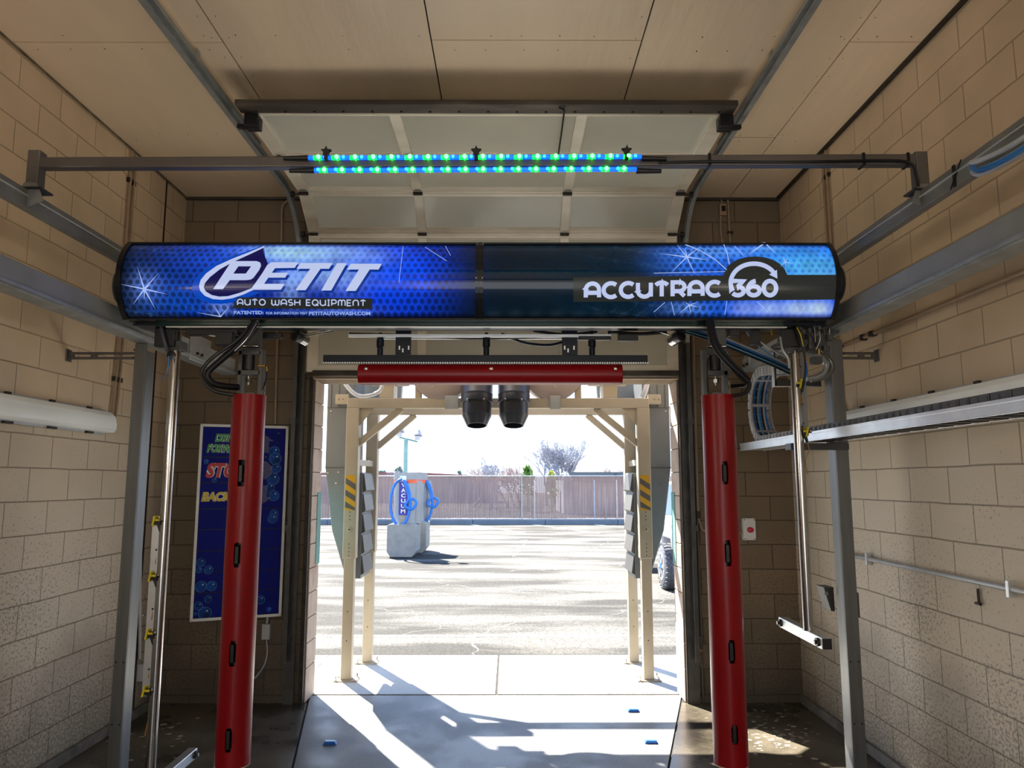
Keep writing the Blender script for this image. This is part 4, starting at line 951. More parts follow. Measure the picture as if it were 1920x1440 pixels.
x0_, x1_ = PY(608, 674, Yt).x, PY(1213, 674, Yt).x; z1_, z0_ = PY(900, 667, Yt).z, PY(900, 681, Yt).z
MB().box(x0_, x1_, Yt-0.03, Yt+0.03, z0_, z1_).build('carrier_beam', M_navy, bar, bevel=0.003)
b = MB(); xx = x0_
while xx < x1_: b.box(xx, xx+0.008, Yt-0.034, Yt-0.030, z0_-0.006, z0_+0.001); xx += 0.0145
b.build('perforated_edge', M_alu, bar)
for pa, pb in ((743, 772), (1053, 1082)):
    xa_, xb_ = PY(pa, 650, Yt).x, PY(pb, 650, Yt).x
    o = MB().box(xa_, xb_, Yt-0.034, Yt-0.028, z1_, PY(900, 618, Yt).z).build('hanger_plate', M_navy, bar, bevel=0.002)
    b = MB()
    for q, zz in ((0.2, 652), (0.42, 657), (0.8, 652)): p = PY(pa+(pb-pa)*q, zz, Yt-0.035); b.cbox((p.x, Yt-0.0345, p.z), (0.008, 0.002, 0.024))
    b.each('slot', M_alu, o)
for px in (713, 912, 1110):
    p = PY(px, 650, Yt); zt2 = PY(px, 624, Yt).z
    MB().lathe([(0, 0.018), (0.05, 0.018), (0.055, 0.023), (0.10, 0.023), (0.105, 0.018), (0.115, 0.016), (0.12, 0.010), (zt2-z1_, 0.010)], (p.x, Yt, z1_), (0, 0, 1), n=20).build('swivel_fitting', M_navy, bar, smooth=True)

# ------------------------------------------------------------------ sensor arms (chrome poles with foot bars)
def sensor_arm(s):
    Y = 4.40
    if s < 0: x, zb_, zt_ = -2.0, 0.145, 2.70; lb = 'left chrome pole with four yellow photo-eye sensors and a floor-level foot bar'
    else: x, zb_, zt_ = 1.712, 0.965, 2.70; lb = 'right chrome pole ending in a raised rectangular foot bar above the floor'
    t = thing('sensor_pole', lb, 'sensor pole', (x, Y, zb_))
    MB().cyl((x, Y, zb_), (x, Y, zt_), 0.029, n=28).build('pole', M_chrome, t, smooth=True)
    # foot bar along the depth
    y0, y1 = (4.22, 4.98) if s < 0 else (4.20, 4.86)
    fx = x + (0.0 if s < 0 else 0.02)
    o = MB().box(fx-0.028, fx+0.028, y0, y1, zb_-0.065, zb_-0.003).build('foot_bar', M_alu, t, bevel=0.005)
    MB().box(fx-0.025, fx+0.025, y0-0.003, y0+0.01, zb_-0.062, zb_-0.006).box(fx-0.025, fx+0.025, y1-0.01, y1+0.003, zb_-0.062, zb_-0.006).each('end_plug', M_blackp, o)
    b = MB(); c = MB()
    for yy in (y0+0.05, y1-0.04):
        sx = -1 if s > 0 else 1
        b.cyl((fx+sx*0.028, yy, zb_-0.034), (fx+sx*0.040, yy, zb_-0.034), 0.023, n=18); c.cyl((fx+sx*0.040, yy, zb_-0.034), (fx+sx*0.052, yy, zb_-0.034), 0.012, n=6)
    b.each('rubber_washer', M_blackp, o, smooth=True); c.each('bolt', M_chrome, o)
    # flat strip beside the pole
    if s < 0: zs0, zs1 = PY(280, 1306, Y).z, PY(300, 968, Y).z
    else: zs0, zs1 = PY(1500, 812, Y).z, 2.66
    sx0 = x-0.062 if s < 0 else x+0.028
    o = MB().box(sx0-0.012, sx0+0.034, Y+0.0, Y+0.005, zs0, zs1).box(sx0+0.028 if s < 0 else sx0-0.006, sx0+0.034 if s < 0 else sx0, Y-0.012, Y+0.03, zs0, zs1).build('mounting_strip', M_alu if s < 0 else M_galv2, t, bevel=0.001)
    b = MB()
    for i in range(3 if s < 0 else 5): zz = zs0+(zs1-zs0)*(0.15+0.33*i if s < 0 else 0.1+0.2*i); b.cyl((sx0+0.026 if s < 0 else sx0, Y-0.014, zz), (sx0+0.026 if s < 0 else sx0, Y-0.008, zz), 0.006, n=8)
    b.each('screw', M_blackp, o)
    locs = [(298, 978), (291, 1082), (285, 1190), (279, 1297)] if s < 0 else [(1497, 722), (1509, 812)]
    for px, py in locs:
        p = PY(px, py, Y-0.015)
        e = MB().cbox(p, (0.036, 0.04, 0.034), Euler((0, 0.2, 0)).to_matrix()).build('photo_eye', M_blackp, t, bevel=0.004)
        MB().cbox(p+Vector((-0.020 if s < 0 else 0.006, -0.006, 0.006)), (0.010, 0.046, 0.058), Euler((0, 0.2, 0)).to_matrix()).cbox(p+Vector((-0.002, -0.021, 0.010)), (0.03, 0.004, 0.012)).build('yellow_lens_frame', M_yellow, e, bevel=0.002)
        MB().cyl(p+Vector((0.02, -0.01, 0.012)), p+Vector((0.034, -0.01, 0.012)), 0.014, n=14).build('clamp_bolt', M_chrome, e, smooth=True)
        MB().cyl(p+Vector((0, 0, -0.015)), p+Vector((0.012, 0, -0.055)), 0.011, 0.008, n=10).build('plug', M_blackp, e, smooth=True)
        MB().tube([p+Vector((0.012, 0, -0.055)), p+Vector((0.022, 0.004, -0.10)), p+Vector((0.0, 0.012, -0.16)), p+Vector((-0.012 if s < 0 else 0.01, 0.012, -0.24))], 0.0028).build('sensor_cable', mat('orange_cable', (0.45, 0.2, 0.02), 0.4), e, smooth=True)
    # clamp at the top
    MB().box(x-0.045, x+0.05, Y-0.05, Y+0.05, 2.585, 2.64).build('top_clamp', M_grey, t, bevel=0.004)
    MB().box(x-0.10, x+0.02, Y-0.07, Y-0.01, 2.60, 2.71).build('clamp_bracket', M_blackp, t, bevel=0.006)
    return t
sl_ = sensor_arm(-1); sr_ = sensor_arm(1)
# cable loom hanging beside the left pole, with gland and loose blue tail
t = sl_
MB().tube([PY(301, 606, 4.32), PY(306, 630, 4.31), PY(313, 655, 4.31), PY(318, 664, 4.30)], 0.011).build('cable_loom', mat('slate_sleeve', (0.07, 0.075, 0.10), 0.3), t, smooth=True)
MB().lathe([(0, 0.012), (0.004, 0.024), (0.02, 0.024), (0.024, 0.012)], PY(323, 667, 4.30), (0, -1, 0.1), n=18).build('gland', M_blackp, t, smooth=True)
MB().tube([PY(317, 668, 4.28), PY(316, 685, 4.28), PY(311, 702, 4.28), PY(303, 716, 4.28)], 0.006, rr=0.001).build('blue_tail', M_bluehose, t, smooth=True)
# valve manifold at the right pole top
man = thing('valve_manifold', 'cluster of small valves, pipes and fittings under the right end of the sign', 'valves', PY(1510, 640, 4.38))
random.seed(3)
b = MB(); c = MB(); d = MB()
for i in range(11):
    px = 1462 + i*9.2; p = PY(px, 604, 4.34+random.uniform(0, 0.1)); q = PY(px+random.uniform(-2, 2), random.uniform(622, 650), 4.36)
    (b if i % 3 else c).cyl((p.x, p.y, 2.715), (p.x, p.y, q.z), random.choice((0.010, 0.014, 0.008)), n=12)
    d.box(p.x-0.016, p.x+0.016, p.y-0.018, p.y+0.018, q.z-0.035, q.z)
for px, py, w_, h_ in ((1473, 612, 16, 26), (1488, 640, 20, 20), (1524, 655, 26, 14), (1540, 640, 18, 22), (1530, 676, 20, 14)):
    p = PY(px, py, 4.40); d.cbox(p, (w_*0.0031, 0.05, h_*0.0031))
b.each('riser_pipe', M_chrome, man, smooth=True); c.each('dark_pipe', M_grey, man, smooth=True); d.each('valve_body', M_grey, man, bevel=0.004)
for i, (px, py) in enumerate(((1447, 628), (1470, 650), (1536, 665))):
    p = PY(px, py, 4.36); MB().cyl(p, p+Vector((0, 0, 0.035)), 0.006, n=8).build('knob', mat('brass', (0.5, 0.33, 0.06), 0.3, 0.8), man)
for pts, m_, r_ in (
    ([PY(1486, 610, 4.33), PY(1500, 640, 4.3), PY(1509, 670, 4.3), PY(1509, 705, 4.3), PY(1504, 735, 4.32)], M_black, 0.006),
    ([PY(1490, 608, 4.32), PY(1500, 625, 4.3), PY(1506, 650, 4.3)], M_yellow, 0.003),
    ([PY(1463, 632, 4.34), PY(1467, 655, 4.3), PY(1478, 672, 4.3), PY(1480, 690, 4.32)], M_greypipe, 0.006),
    ([PY(1511, 680, 4.33), PY(1513, 700, 4.32), PY(1506, 712, 4.31)], M_bluehose, 0.005),
    ([PY(1496, 606, 4.3), PY(1520, 628, 4.28), PY(1530, 650, 4.3)], M_black, 0.005),
    ([PY(1528, 606, 4.3), PY(1538, 632, 4.28), PY(1530, 655, 4.3)], M_chrome, 0.004)):
    MB().tube(pts, r_).build('line', m_, man, smooth=True)
MB().tube([PY(1518, 664, 4.45), PY(1536, 668, 4.48), PY(1548, 682, 4.5), PY(1545, 698, 4.5), PY(1528, 708, 4.5), PY(1512, 710, 4.5)], 0.017, n=12).build('grey_elbow_hose', M_galv, man, smooth=True)
MB().tube([PY(1524, 660, 4.6), PY(1552, 672, 4.62), PY(1560, 690, 4.62), PY(1546, 706, 4.62), PY(1520, 712, 4.62)], 0.018, n=12).build('grey_elbow_hose', M_galv2, man, smooth=True)

# ------------------------------------------------------------------ cable chain in its tray along the right wall
cz = HZ+0.315
X0, X1 = 1.885, 2.045
tray = thing('cable_tray', 'long bright aluminium tray running along the right wall below the lamp', 'cable tray', (1.96, 3.0, HZ+0.25))
b = MB().box(X0-0.02, X0-0.012, -3.0, 6.02, HZ+0.258, HZ+0.314).box(X1+0.004, X1+0.010, -3.0, 6.02, HZ+0.258, HZ+0.314).box(X0-0.012, X1+0.004, -3.0, 6.02, HZ+0.262, HZ+0.268)
b.box(X0-0.024, X0-0.020, -3.0, 6.02, HZ+0.300, HZ+0.316).box(X0-0.024, X0-0.020, -3.0, 6.02, HZ+0.256, HZ+0.262)
b.build('tray_channel', M_alu, tray, bevel=0.001)
b = MB(); y = 0.0
while y < 4.7: b.box(X0+0.01, X1-0.02, y, y+0.085, HZ+0.2570, HZ+0.2615); y += 0.125
b.build('tray_perforations', M_black, tray)
o = MB().box(X0+0.10, 2.10, 4.62, 4.66, HZ+0.22, HZ+0.2565).build('tray_support', M_pole, tray, bevel=0.003)
MB().box(1.74, 2.10, 4.60, 4.70, HZ+0.205, HZ+0.245).build('tray_support', M_grey, tray, bevel=0.003)
chain = thing('cable_chain', 'grey segmented cable carrier chain looping up from the tray with blue hoses inside', 'cable chain', (1.96, 5.6, cz))
path = [(-2.0, cz)]
rad = 0.262; yc = 5.55
cpts = [(y, cz) for y in np.arange(0.9, yc, 0.01)]
cpts += [(yc+rad*math.sin(a), cz+rad-rad*math.cos(a)) for a in np.linspace(0, PI*0.97, 90)]
y_, z_ = cpts[-1]
cpts += [(y_-i*0.01, z_-i*0.0010) for i in range(1, 58)]
pl = [Vector((0, y, z)) for y, z in cpts]
acc = [0]
for i in range(1, len(pl)): acc.append(acc[-1]+(pl[i]-pl[i-1]).length)
def at_len(L0):
    i = min(range(len(acc)), key=lambda k_: abs(acc[k_]-L0)); a, c = pl[max(i-1, 0)], pl[min(i+1, len(pl)-1)]
    return pl[i], (c-a).normalized()
pitch = 0.0665
def link_mesh(m_, nm):
    b = MB(); hz_ = 0.036
    for xs0, xs1 in ((X0-1.965, X0-1.965+0.014), (X1-1.965-0.014, X1-1.965)):
        b.box(xs0, xs1, -0.031, 0.031, -hz_, hz_); b.box(xs0-0.004, xs1+0.004, -0.020, 0.020, -hz_+0.010, hz_-0.010)
    b.box(X0-1.965+0.010, X1-1.965-0.010, -0.003, 0.003, -0.004, 0.004)
    if nm: b.box(X0-1.965+0.014, X1-1.965-0.014, -0.012, 0.012, hz_-0.008, hz_); b.box(X0-1.965+0.014, X1-1.965-0.014, -0.012, 0.012, -hz_, -hz_+0.008)
    return b
proto = {}
nL = int(acc[-1]/pitch)
first = max(0, nL-99)
for k_ in range(first, nL):
    p, d = at_len((k_+0.5)*pitch); m_ = M_chaindk if p.y < 4.9 and p.z < cz+0.05 else M_chain
    ky = (m_.name, k_ % 4 == 0)
    if ky not in proto:
        proto[ky] = link_mesh(m_, ky[1]).build('chain_link', m_, None, bevel=0.002); o = proto[ky]
    else: o = proto[ky].copy(); C.objects.link(o)
    o.parent = chain; o.location = Vector((1.965, p.y, p.z)) - Vector(chain['_loc'])
    o.rotation_euler = (math.atan2(d.z, d.y), 0, 0)
for i, m_ in enumerate((M_bluehose, M_black, M_ltblue, M_bluehose, M_black, M_greypipe, M_bluehose)):
    xx = X0+0.035+i*0.0155; off_ = random.uniform(-0.012, 0.012)
    idx_ = [i_ for i_ in range(len(pl)) if acc[i_] > acc[-1]-1.9][::14]
    MB().tube([(xx, pl[j].y+off_*0.4, pl[j].z+off_) for j in idx_], 0.0068, n=7).build('inner_hose', m_, chain, smooth=True)
# chain carriage bracket hanging from the gantry
t = thing('chain_bracket', 'grey L-shaped bracket carrying the upper end of the cable chain', 'bracket', PY(1490, 700, 4.98))
Yb = 4.98
a1, a2 = PY(1447, 640, Yb), PY(1455, 725, Yb); e1 = PY(1538, 725, Yb)
b = MB().box(a1.x, a2.x, Yb-0.02, Yb+0.02, a2.z, 2.73).box(a1.x, e1.x, Yb-0.02, Yb+0.02, a2.z, a2.z+0.045).box(PY(1484, 700, Yb).x, PY(1497, 700, Yb).x, Yb, Yb+0.03, a2.z, 2.73)
b.box(a1.x, e1.x-0.1, 4.42, Yb, 2.70, 2.73)
b.build('bracket_frame', M_grey, t, bevel=0.003)
b = MB().box(a1.x-0.004, a1.x, Yb-0.024, Yb+0.02, a2.z-0.004, 2.68).box(a1.x, e1.x, Yb-0.024, Yb-0.02, a2.z-0.006, a2.z+0.001); b.build('bright_lip', M_alu, t)

# ------------------------------------------------------------------ wall lamps and an added unseen fill pair
for s, far in ((-1, 1), (1, 1), (-1, 0), (1, 0)):
    xw = XL if s < 0 else XR
    y1_ = (5.32 if s < 0 else 5.27) if far else 1.6
    z0_, z1_ = HZ+0.355, HZ+0.505
    t = thing('fluorescent_wall_light', ('long white fluorescent fixture on the %s block wall, unlit but given a faint glow' if far else 'added unseen light strip on the %s block wall toward the entrance, filling the bay') % lab[s], 'wall light', (xw, y1_-1.2, z0_))
    def xx_(a, c): return (xw+a, xw+c) if s < 0 else (xw-c, xw-a)
    a0, a1_ = xx_(0.001, 0.022); MB().box(a0, a1_, y1_-2.42, y1_, z0_-0.012, z1_+0.012).build('back_tray', M_greypipe, t, bevel=0.003)
    sec = [(0.022, z0_), (0.085, z0_), (0.105, z0_+0.018), (0.108, z0_+0.06), (0.095, z1_-0.035), (0.060, z1_-0.003), (0.022, z1_)]
    MB().extr([(xw+(d_ if s < 0 else -d_), y1_-2.42, z) for d_, z in sec], (0, 2.42, 0)).build('diffuser', M_lens if far else M_fill, t, smooth=True, bevel=0.006)
    b = MB()
    for i in range(6):
        a0, a1_ = xx_(0.02, 0.04); b.box(a0, a1_, y1_-0.25-i*0.42, y1_-0.21-i*0.42, z1_+0.002, z1_+0.016); b.box(a0, a1_, y1_-0.25-i*0.42, y1_-0.17-i*0.42, z0_-0.016, z0_-0.002)
    b.each('latch', M_hinge, t)

# ------------------------------------------------------------------ conduits and boxes
def conduit(name, lb, pts, r, m_, group=None, straps=()):
    t = thing(name, lb, 'conduit', pts[0])
    MB().tube(pts, r, n=10).build('pipe', m_, t, smooth=True)
    if straps:
        b = MB()
        for p, sz in straps: b.cbox(p, sz)
        b.each('strap', M_hinge if m_ is M_tanpipe else M_alu, t, bevel=0.002)
    return t
yl = PXp(236, 500, XL+0.02).y
for dy, lb in ((-0.02, 'near'), (0.035, 'far')):
    pts = [(XL+0.018, yl+dy, ZC-0.03), (XL+0.018, yl+dy, 3.2), (XL+0.018, yl+dy, 2.75)]
    pe = PXp(214, 700, XL+0.02)
    pts += [(XL+0.018, yl+dy-0.01, HZ+0.75), (XL+0.018, yl+dy-0.03, HZ+0.50), (XL+0.02, yl+dy-0.10, HZ+0.42), (XL+0.03, 5.325, HZ+0.41+dy)]
    conduit('wall_conduit', 'tan painted conduit, the %s one of the left pair dropping to the wall lamp' % lb, pts, 0.011, M_tanpipe, straps=[((XL+0.012, yl+dy, PXp(236, 335, XL).z), (0.024, 0.05, 0.035)), ((XL+0.012, yl+dy, PXp(215, 711, XL).z), (0.024, 0.06, 0.035))])
yr = PXp(1551, 400, XR-0.02).y
for dy, lb in ((-0.03, 'near'), (0.03, 'far')):
    pts = [(XR-0.018, yr+dy, ZC-0.03), (XR-0.018, yr+dy, 3.4), (XR-0.018, yr+dy, 2.6), (XR-0.018, yr+dy-0.02, 2.4), (XR-0.03, 5.28, HZ+0.43)]
    conduit('wall_conduit', 'tan painted conduit, the %s one of the right pair beside the sign end' % lb, pts, 0.011, M_tanpipe, straps=[((XR-0.012, yr+dy, PXp(1553, 330, XR).z), (0.024, 0.05, 0.03))])
conduit('wall_conduit', 'tan conduit running level along the right wall under the rail beam', [(XR-0.02, 5.55, HZ+0.985), (XR-0.02, 2.0, HZ+0.985), (XR-0.02, -2.0, HZ+0.985)], 0.014, M_tanpipe, straps=[((XR-0.02, 4.98, HZ+0.985), (0.04, 0.03, 0.04)), ((XR-0.02, 4.85, HZ+0.985), (0.04, 0.05, 0.034))])
yk = PXp(1600, 1043, XR-0.02).y
conduit('wall_conduit', 'grey plastic conduit running level low on the right wall', [(XR-0.02, yk+0.13, HZ-0.62), (XR-0.02, yk+0.11, HZ-0.53), (XR-0.02, yk+0.04, HZ-0.505), (XR-0.02, yk-0.3, HZ-0.505), (XR-0.02, 2.0, HZ-0.505), (XR-0.02, -2, HZ-0.505)], 0.014, M_greypipe, straps=[((XR-0.02, PXp(1634, 1052, XR).y, HZ-0.505), (0.04, 0.02, 0.08)), ((XR-0.02, PXp(1903, 1104, XR).y, HZ-0.505), (0.04, 0.02, 0.08))])
yb = YB-0.016
conduit('wall_conduit', 'tan conduit on the exit wall above the menu board', [PY(552, 372, yb), PY(540, 376, yb), PY(529, 392, yb), PY(528, 450, yb), PY(520, 640, yb), PY(516, 795, yb)], 0.012, M_tanpipe)
conduit('wall_conduit', 'tan conduit on the exit wall between the door jamb and the right red arm', [PY(1298, 470, yb), PY(1300, 640, yb), PY(1306, 860, yb), PY(1309, 960, yb), PY(1313, 982, yb), PY(1325, 997, yb), PY(1392, 1000, yb)], 0.012, M_tanpipe, straps=[(PY(1309, 965, yb), (0.036, 0.03, 0.06))])
conduit('wall_conduit', 'tan conduit on the exit wall through a junction box above the sign', [PY(1350, 362, yb), PY(1353, 380, yb), PY(1351, 412, yb), PY(1352, 440, yb), PY(1357, 470, yb), PY(1358, 520, yb)], 0.011, M_tanpipe)
conduit('wall_conduit', 'straight tan conduit on the exit wall right of the junction box', [PY(1364, 362, yb), PY(1366, 400, yb), PY(1368, 440, yb), PY(1371, 470, yb), PY(1373, 520, yb)], 0.011, M_tanpipe, straps=[(PY(1369, 436, yb), (0.05, 0.03, 0.02))])
for x_, nm in ((-1.83, 'left'), (1.60, 'right')):
    conduit('wall_conduit', 'thin grey pipe standing beside the %s door jamb' % nm, [(x_, yb, 0.05), (x_, yb, 1.5), (x_, yb, 3.3)], 0.009, M_pole)
conduit('wall_conduit', 'thin grey conduit low on the left wall behind the post, leading to a box', [(XL+0.02, PXp(268, 800, XL).y, 2.7), (XL+0.02, PXp(268, 800, XL).y, 1.8), PXp(262, 1235, XL+0.02)], 0.012, M_greypipe, straps=[(PXp(266, 1153, XL+0.02), (0.04, 0.04, 0.015))])
p = PXp(271, 1258, XL+0.03)
t = thing('outlet_box', 'grey electrical box low on the left wall behind the chrome pole', 'electrical box', p)
MB().cbox(p, (0.06, 0.13, 0.13)).build('box', M_greypipe, t, bevel=0.004)
MB().tube([p+Vector((0, 0, -0.06)), p+Vector((0.01, 0, -0.14)), p+Vector((0.03, 0.05, -0.19))], 0.006).build('cable', M_greypipe, t, smooth=True)
p = PY(500, 1184, YB-0.03)
t = thing('outlet_box', 'small grey weatherproof box below the menu board', 'electrical box', p)
MB().cbox(p, (0.068, 0.055, 0.125)).build('box', M_greypipe, t, bevel=0.005)
MB().cyl(p+Vector((0, 0, 0.06)), p+Vector((0.004, 0, 0.14)), 0.010, n=10).build('riser', M_greypipe, t)
MB().tube([p+Vector((0.0, 0, -0.06)), PY(501, 1225, yb), PY(494, 1250, yb), PY(478, 1272, yb)], 0.007).build('flex_conduit', M_greypipe, t, smooth=True)
p = PY(1355, 394, YB-0.022)
t = thing('junction_box', 'tan junction box with an open dark hole high on the exit wall', 'electrical box', p)
o = MB().cbox(p, (0.064, 0.04, 0.105)).build('box', M_tanpipe, t, bevel=0.004)
MB().cbox(p+Vector((0.003, -0.021, 0.008)), (0.036, 0.003, 0.05)).build('opening', M_black, o)
# emergency stop
p = PY(1403.5, 992, YB-0.03)
t = thing('emergency_stop', 'light grey emergency stop box with red push button on the exit wall', 'stop button', p)
o = MB().cbox(p, (0.108, 0.06, 0.182)).build('enclosure', M_white, t, bevel=0.008)
MB().lathe([(0, 0.024), (0.006, 0.024), (0.010, 0.016), (0.022, 0.016), (0.022, 0.023), (0.036, 0.022), (0.040, 0.014)], p+Vector((0.002, -0.03, -0.004)), (0, -1, 0), n=24).build('red_button', mat('red_button', (0.55, 0.01, 0.03), 0.3), t, smooth=True)
b = MB()
for dx in (-0.042, 0.042):
    for dz in (-0.078, 0.078): b.cyl(p+Vector((dx, -0.031, dz)), p+Vector((dx, -0.0315, dz)), 0.005, n=8)
b.each('screw', M_blackp, o)
# dark wedge bracket on the right post and little tap stubs
p = PXp(1556, 1128, 2.05)
t = thing('wheel_bracket', 'dark folded steel bracket on the back of the right post', 'bracket', p)
MB().extr([p+Vector((-0.035, 0, 0.09)), p+Vector((0.03, 0, 0.09)), p+Vector((0.03, 0, -0.06)), p+Vector((0.005, 0, -0.06))], (0, 0.12, 0)).box(2.147, 2.16, 4.72, 4.86, p.z-0.07, p.z+0.08).build('folded_plate', M_dark, t, bevel=0.003)
MB().cyl(p+Vector((-0.02, -0.004, 0.05)), p+Vector((-0.02, 0.0, 0.05)), 0.012, n=10).each('bolt', M_chrome, t)
p = PY(1312, 1219, YB-0.03)
t = thing('hose_tap', 'small tarnished tap and pipe stub low on the exit wall', 'tap', p)
MB().cyl(p+Vector((0, 0.03, 0)), p+Vector((0, -0.02, 0)), 0.014, n=12).cyl(p+Vector((-0.035, -0.01, 0.005)), p+Vector((0.035, -0.01, -0.005)), 0.008, n=8).cyl(p, p+Vector((0.005, 0, -0.13)), 0.005, n=8).cyl(p, p+Vector((0, 0, 0.05)), 0.006, n=8).build('tap', M_wood, t, smooth=True)
p = PXp(1834, 1115, XR-0.01)
t = thing('hose_tap', 'tiny rusty valve hanging under the grey conduit on the right wall', 'tap', p)
MB().cyl(p+Vector((0, 0, 0.03)), p+Vector((0, 0, -0.05)), 0.006, n=8).cyl(p+Vector((-0.004, -0.02, -0.045)), p+Vector((-0.004, 0.02, -0.045)), 0.008, n=8).build('valve', M_hinge, t)
# blue cables drooping from the right accessory rail
for i, (dz, m_, lb) in enumerate(((0, M_greypipe, 'grey'), (0.008, M_ltblue, 'light blue'), (-0.010, M_bluehose, 'blue'), (0.018, M_greypipe, 'upper grey'))):
    xx = RX[1]-0.012-0.020*i
    A_, B_ = PXp(1823, 325, xx), PXp(1919, 290, xx)
    y0 = A_.y; z0 = HZ+1.30
    o = MB().tube([(xx, y0, z0+0.0), (xx, y0-0.06, z0-0.035+dz), (xx, y0-0.28, z0-0.060+dz), (xx, y0-0.62, z0-0.045+dz), (xx, y0-1.0, z0+0.01)], 0.0105, n=8).build('drooping_cable', m_, None, smooth=True)
    tag(o, '%s cable sagging under the right accessory rail at the picture edge' % lb, 'cable', 'cables sagging from the right accessory rail')
pz = PXp(1790, 333, RX[1])
tag(MB().box(RX[1]-0.004, RX[1]-0.001, pz.y-0.01, pz.y+0.01, HZ+1.29, HZ+1.39).bar((RX[1]-0.004, pz.y+0.03, HZ+1.29), (RX[1]-0.004, pz.y-0.06, HZ+1.39), 0.004, 0.004).build('wire_tie', M_black), 'black wire tie around the right accessory rail near the cables', 'tie')

# ------------------------------------------------------------------ menu board
mA, mB_ = Vector((-2.545, 6.13, 0)), Vector((-1.895, 6.39, 0))
mz0, mz1 = 0.705, 2.285
u = (mB_-mA).normalized(); nn = Vector((u.y, -u.x, 0)); W_ = (mB_-mA).length; Hm = mz1-mz0
t = thing('menu_board', 'tall blue wash instruction board with white frame leaning beside the exit', 'sign board', (-2.22, 6.3, mz0))
Rm = Matrix((u, -nn, Vector((0, 0, 1)))).transposed()
def mpt(a, z, d=0.0): return mA + u*a + nn*d + Vector((0, 0, mz0+z))
def mbox(b, a0, a1, z0, z1, d0, d1):
    v = [mpt(a, z, d) for z in (z0, z1) for d in (d0, d1) for a in (a0, a1)]
    return b.add(v, [(0,1,3,2),(4,6,7,5),(0,4,5,1),(2,3,7,6),(0,2,6,4),(1,5,7,3)])
b = MB(); fw = 0.022
mbox(b, 0, W_, 0, fw, -0.03, 0.006); mbox(b, 0, W_, Hm-fw, Hm, -0.03, 0.006); mbox(b, 0, fw, 0, Hm, -0.03, 0.006); mbox(b, W_-fw, W_, 0, Hm, -0.03, 0.006)
b.build('white_frame', M_white, t, bevel=0.002)
b = MB(); mbox(b, 0.01, W_-0.01, 0.01, Hm-0.01, -0.028, -0.002); b.build('backing', M_black, t)
M_menu = mat('menu_blue_print', (0.002, 0.008, 0.20), 0.55, 0, 0.15, 3, spec=0.15)
rows_px = [0, 0.163, 0.300, 0.438, 0.546, 0.657, 0.766, 0.872, 1.0]
M_bub = mat('bubble_print', (0.006, 0.055, 0.30), 0.5, 0, 0.7, 14, spec=0.15); M_bub2 = mat('bubble_rim_print', (0.05, 0.18, 0.48), 0.5, 0, 0.6, 18); M_dotw = mat('bubble_glint_print', (0.55, 0.68, 0.85), 0.3)
iw = W_-2*fw; ih = Hm-2*fw
def disc(b, a, z, r, d, n=22, r_in=0.0):
    if r_in <= 0:
        b.add([mpt(a+r*math.cos(2*PI*i/n), z+r*math.sin(2*PI*i/n), d) for i in range(n)], [tuple(range(n))])
    else:
        vs = [mpt(a+q*math.cos(2*PI*i/n), z+q*math.sin(2*PI*i/n), d) for i in range(n) for q in (r, r_in)]
        b.add(vs, [(2*i, 2*((i+1) % n), 2*((i+1) % n)+1, 2*i+1) for i in range(n)])
panels = []
for i in range(8):
    zt_ = Hm-fw-ih*rows_px[i]; zb_ = Hm-fw-ih*rows_px[i+1]
    b = MB(); mbox(b, fw+0.002, W_-fw-0.002, zb_+0.004, zt_-0.003, -0.002, 0.0); panels.append((b.build('message_panel', M_menu, t), zb_, zt_))
def mtext(txt, a0, a1, z0, z1, m_, mo, par, lean=0.18, nm='lettering'):
    for mm, grow, d in ((mo, 0.085, 0.0012), (m_, 0.045, 0.0022)):
        if mm is None: continue
        b = MB()
        for poly in ftext(txt, a0, a1, -z1, -z0, grow): b.add([mpt(x+(-y-z0)*lean, -y, d) for x, y in poly], [tuple(range(len(poly)))])
        b.build(nm if mm is m_ else 'lettering_outline', mm, par)
M_gr = mat('green_letters', (0.01, 0.30, 0.05), 0.4); M_rd = mat('red_letters', (0.50, 0.01, 0.02), 0.4); M_ye = mat('yellow_letters', (0.62, 0.48, 0.02), 0.4); M_gy = mat('grey_letters', (0.42, 0.42, 0.44), 0.4)
p0, zb_, zt_ = panels[0]
mtext('DRIVE', 0.115, 0.30, zb_+0.125, zb_+0.195, M_gr, M_whitep, p0); mtext('FORWARD', 0.055, 0.36, zb_+0.035, zb_+0.110, M_gr, M_whitep, p0)
p1_, zb1, zt1 = panels[1]; mtext('STOP', 0.055, 0.36, zb1+0.04, zb1+0.165, M_rd, M_whitep, p1_)
p2_, zb2, zt2 = panels[2]; mtext('BACK UP', 0.035, 0.38, zb2+0.06, zb2+0.14, M_ye, M_whitep, p2_)
for i, tx in ((3, 'K'), (4, 'G'), (6, 'NT'), (7, 'KE')):
    pp, za, zb3 = panels[i]; zc = (za+zb3)/2 + (0.0 if i < 7 else 0.03); wd = 0.042*len(tx)
    mtext(tx, 0.425-wd, 0.425, zc-0.03, zc+0.032, M_gy, None, pp)
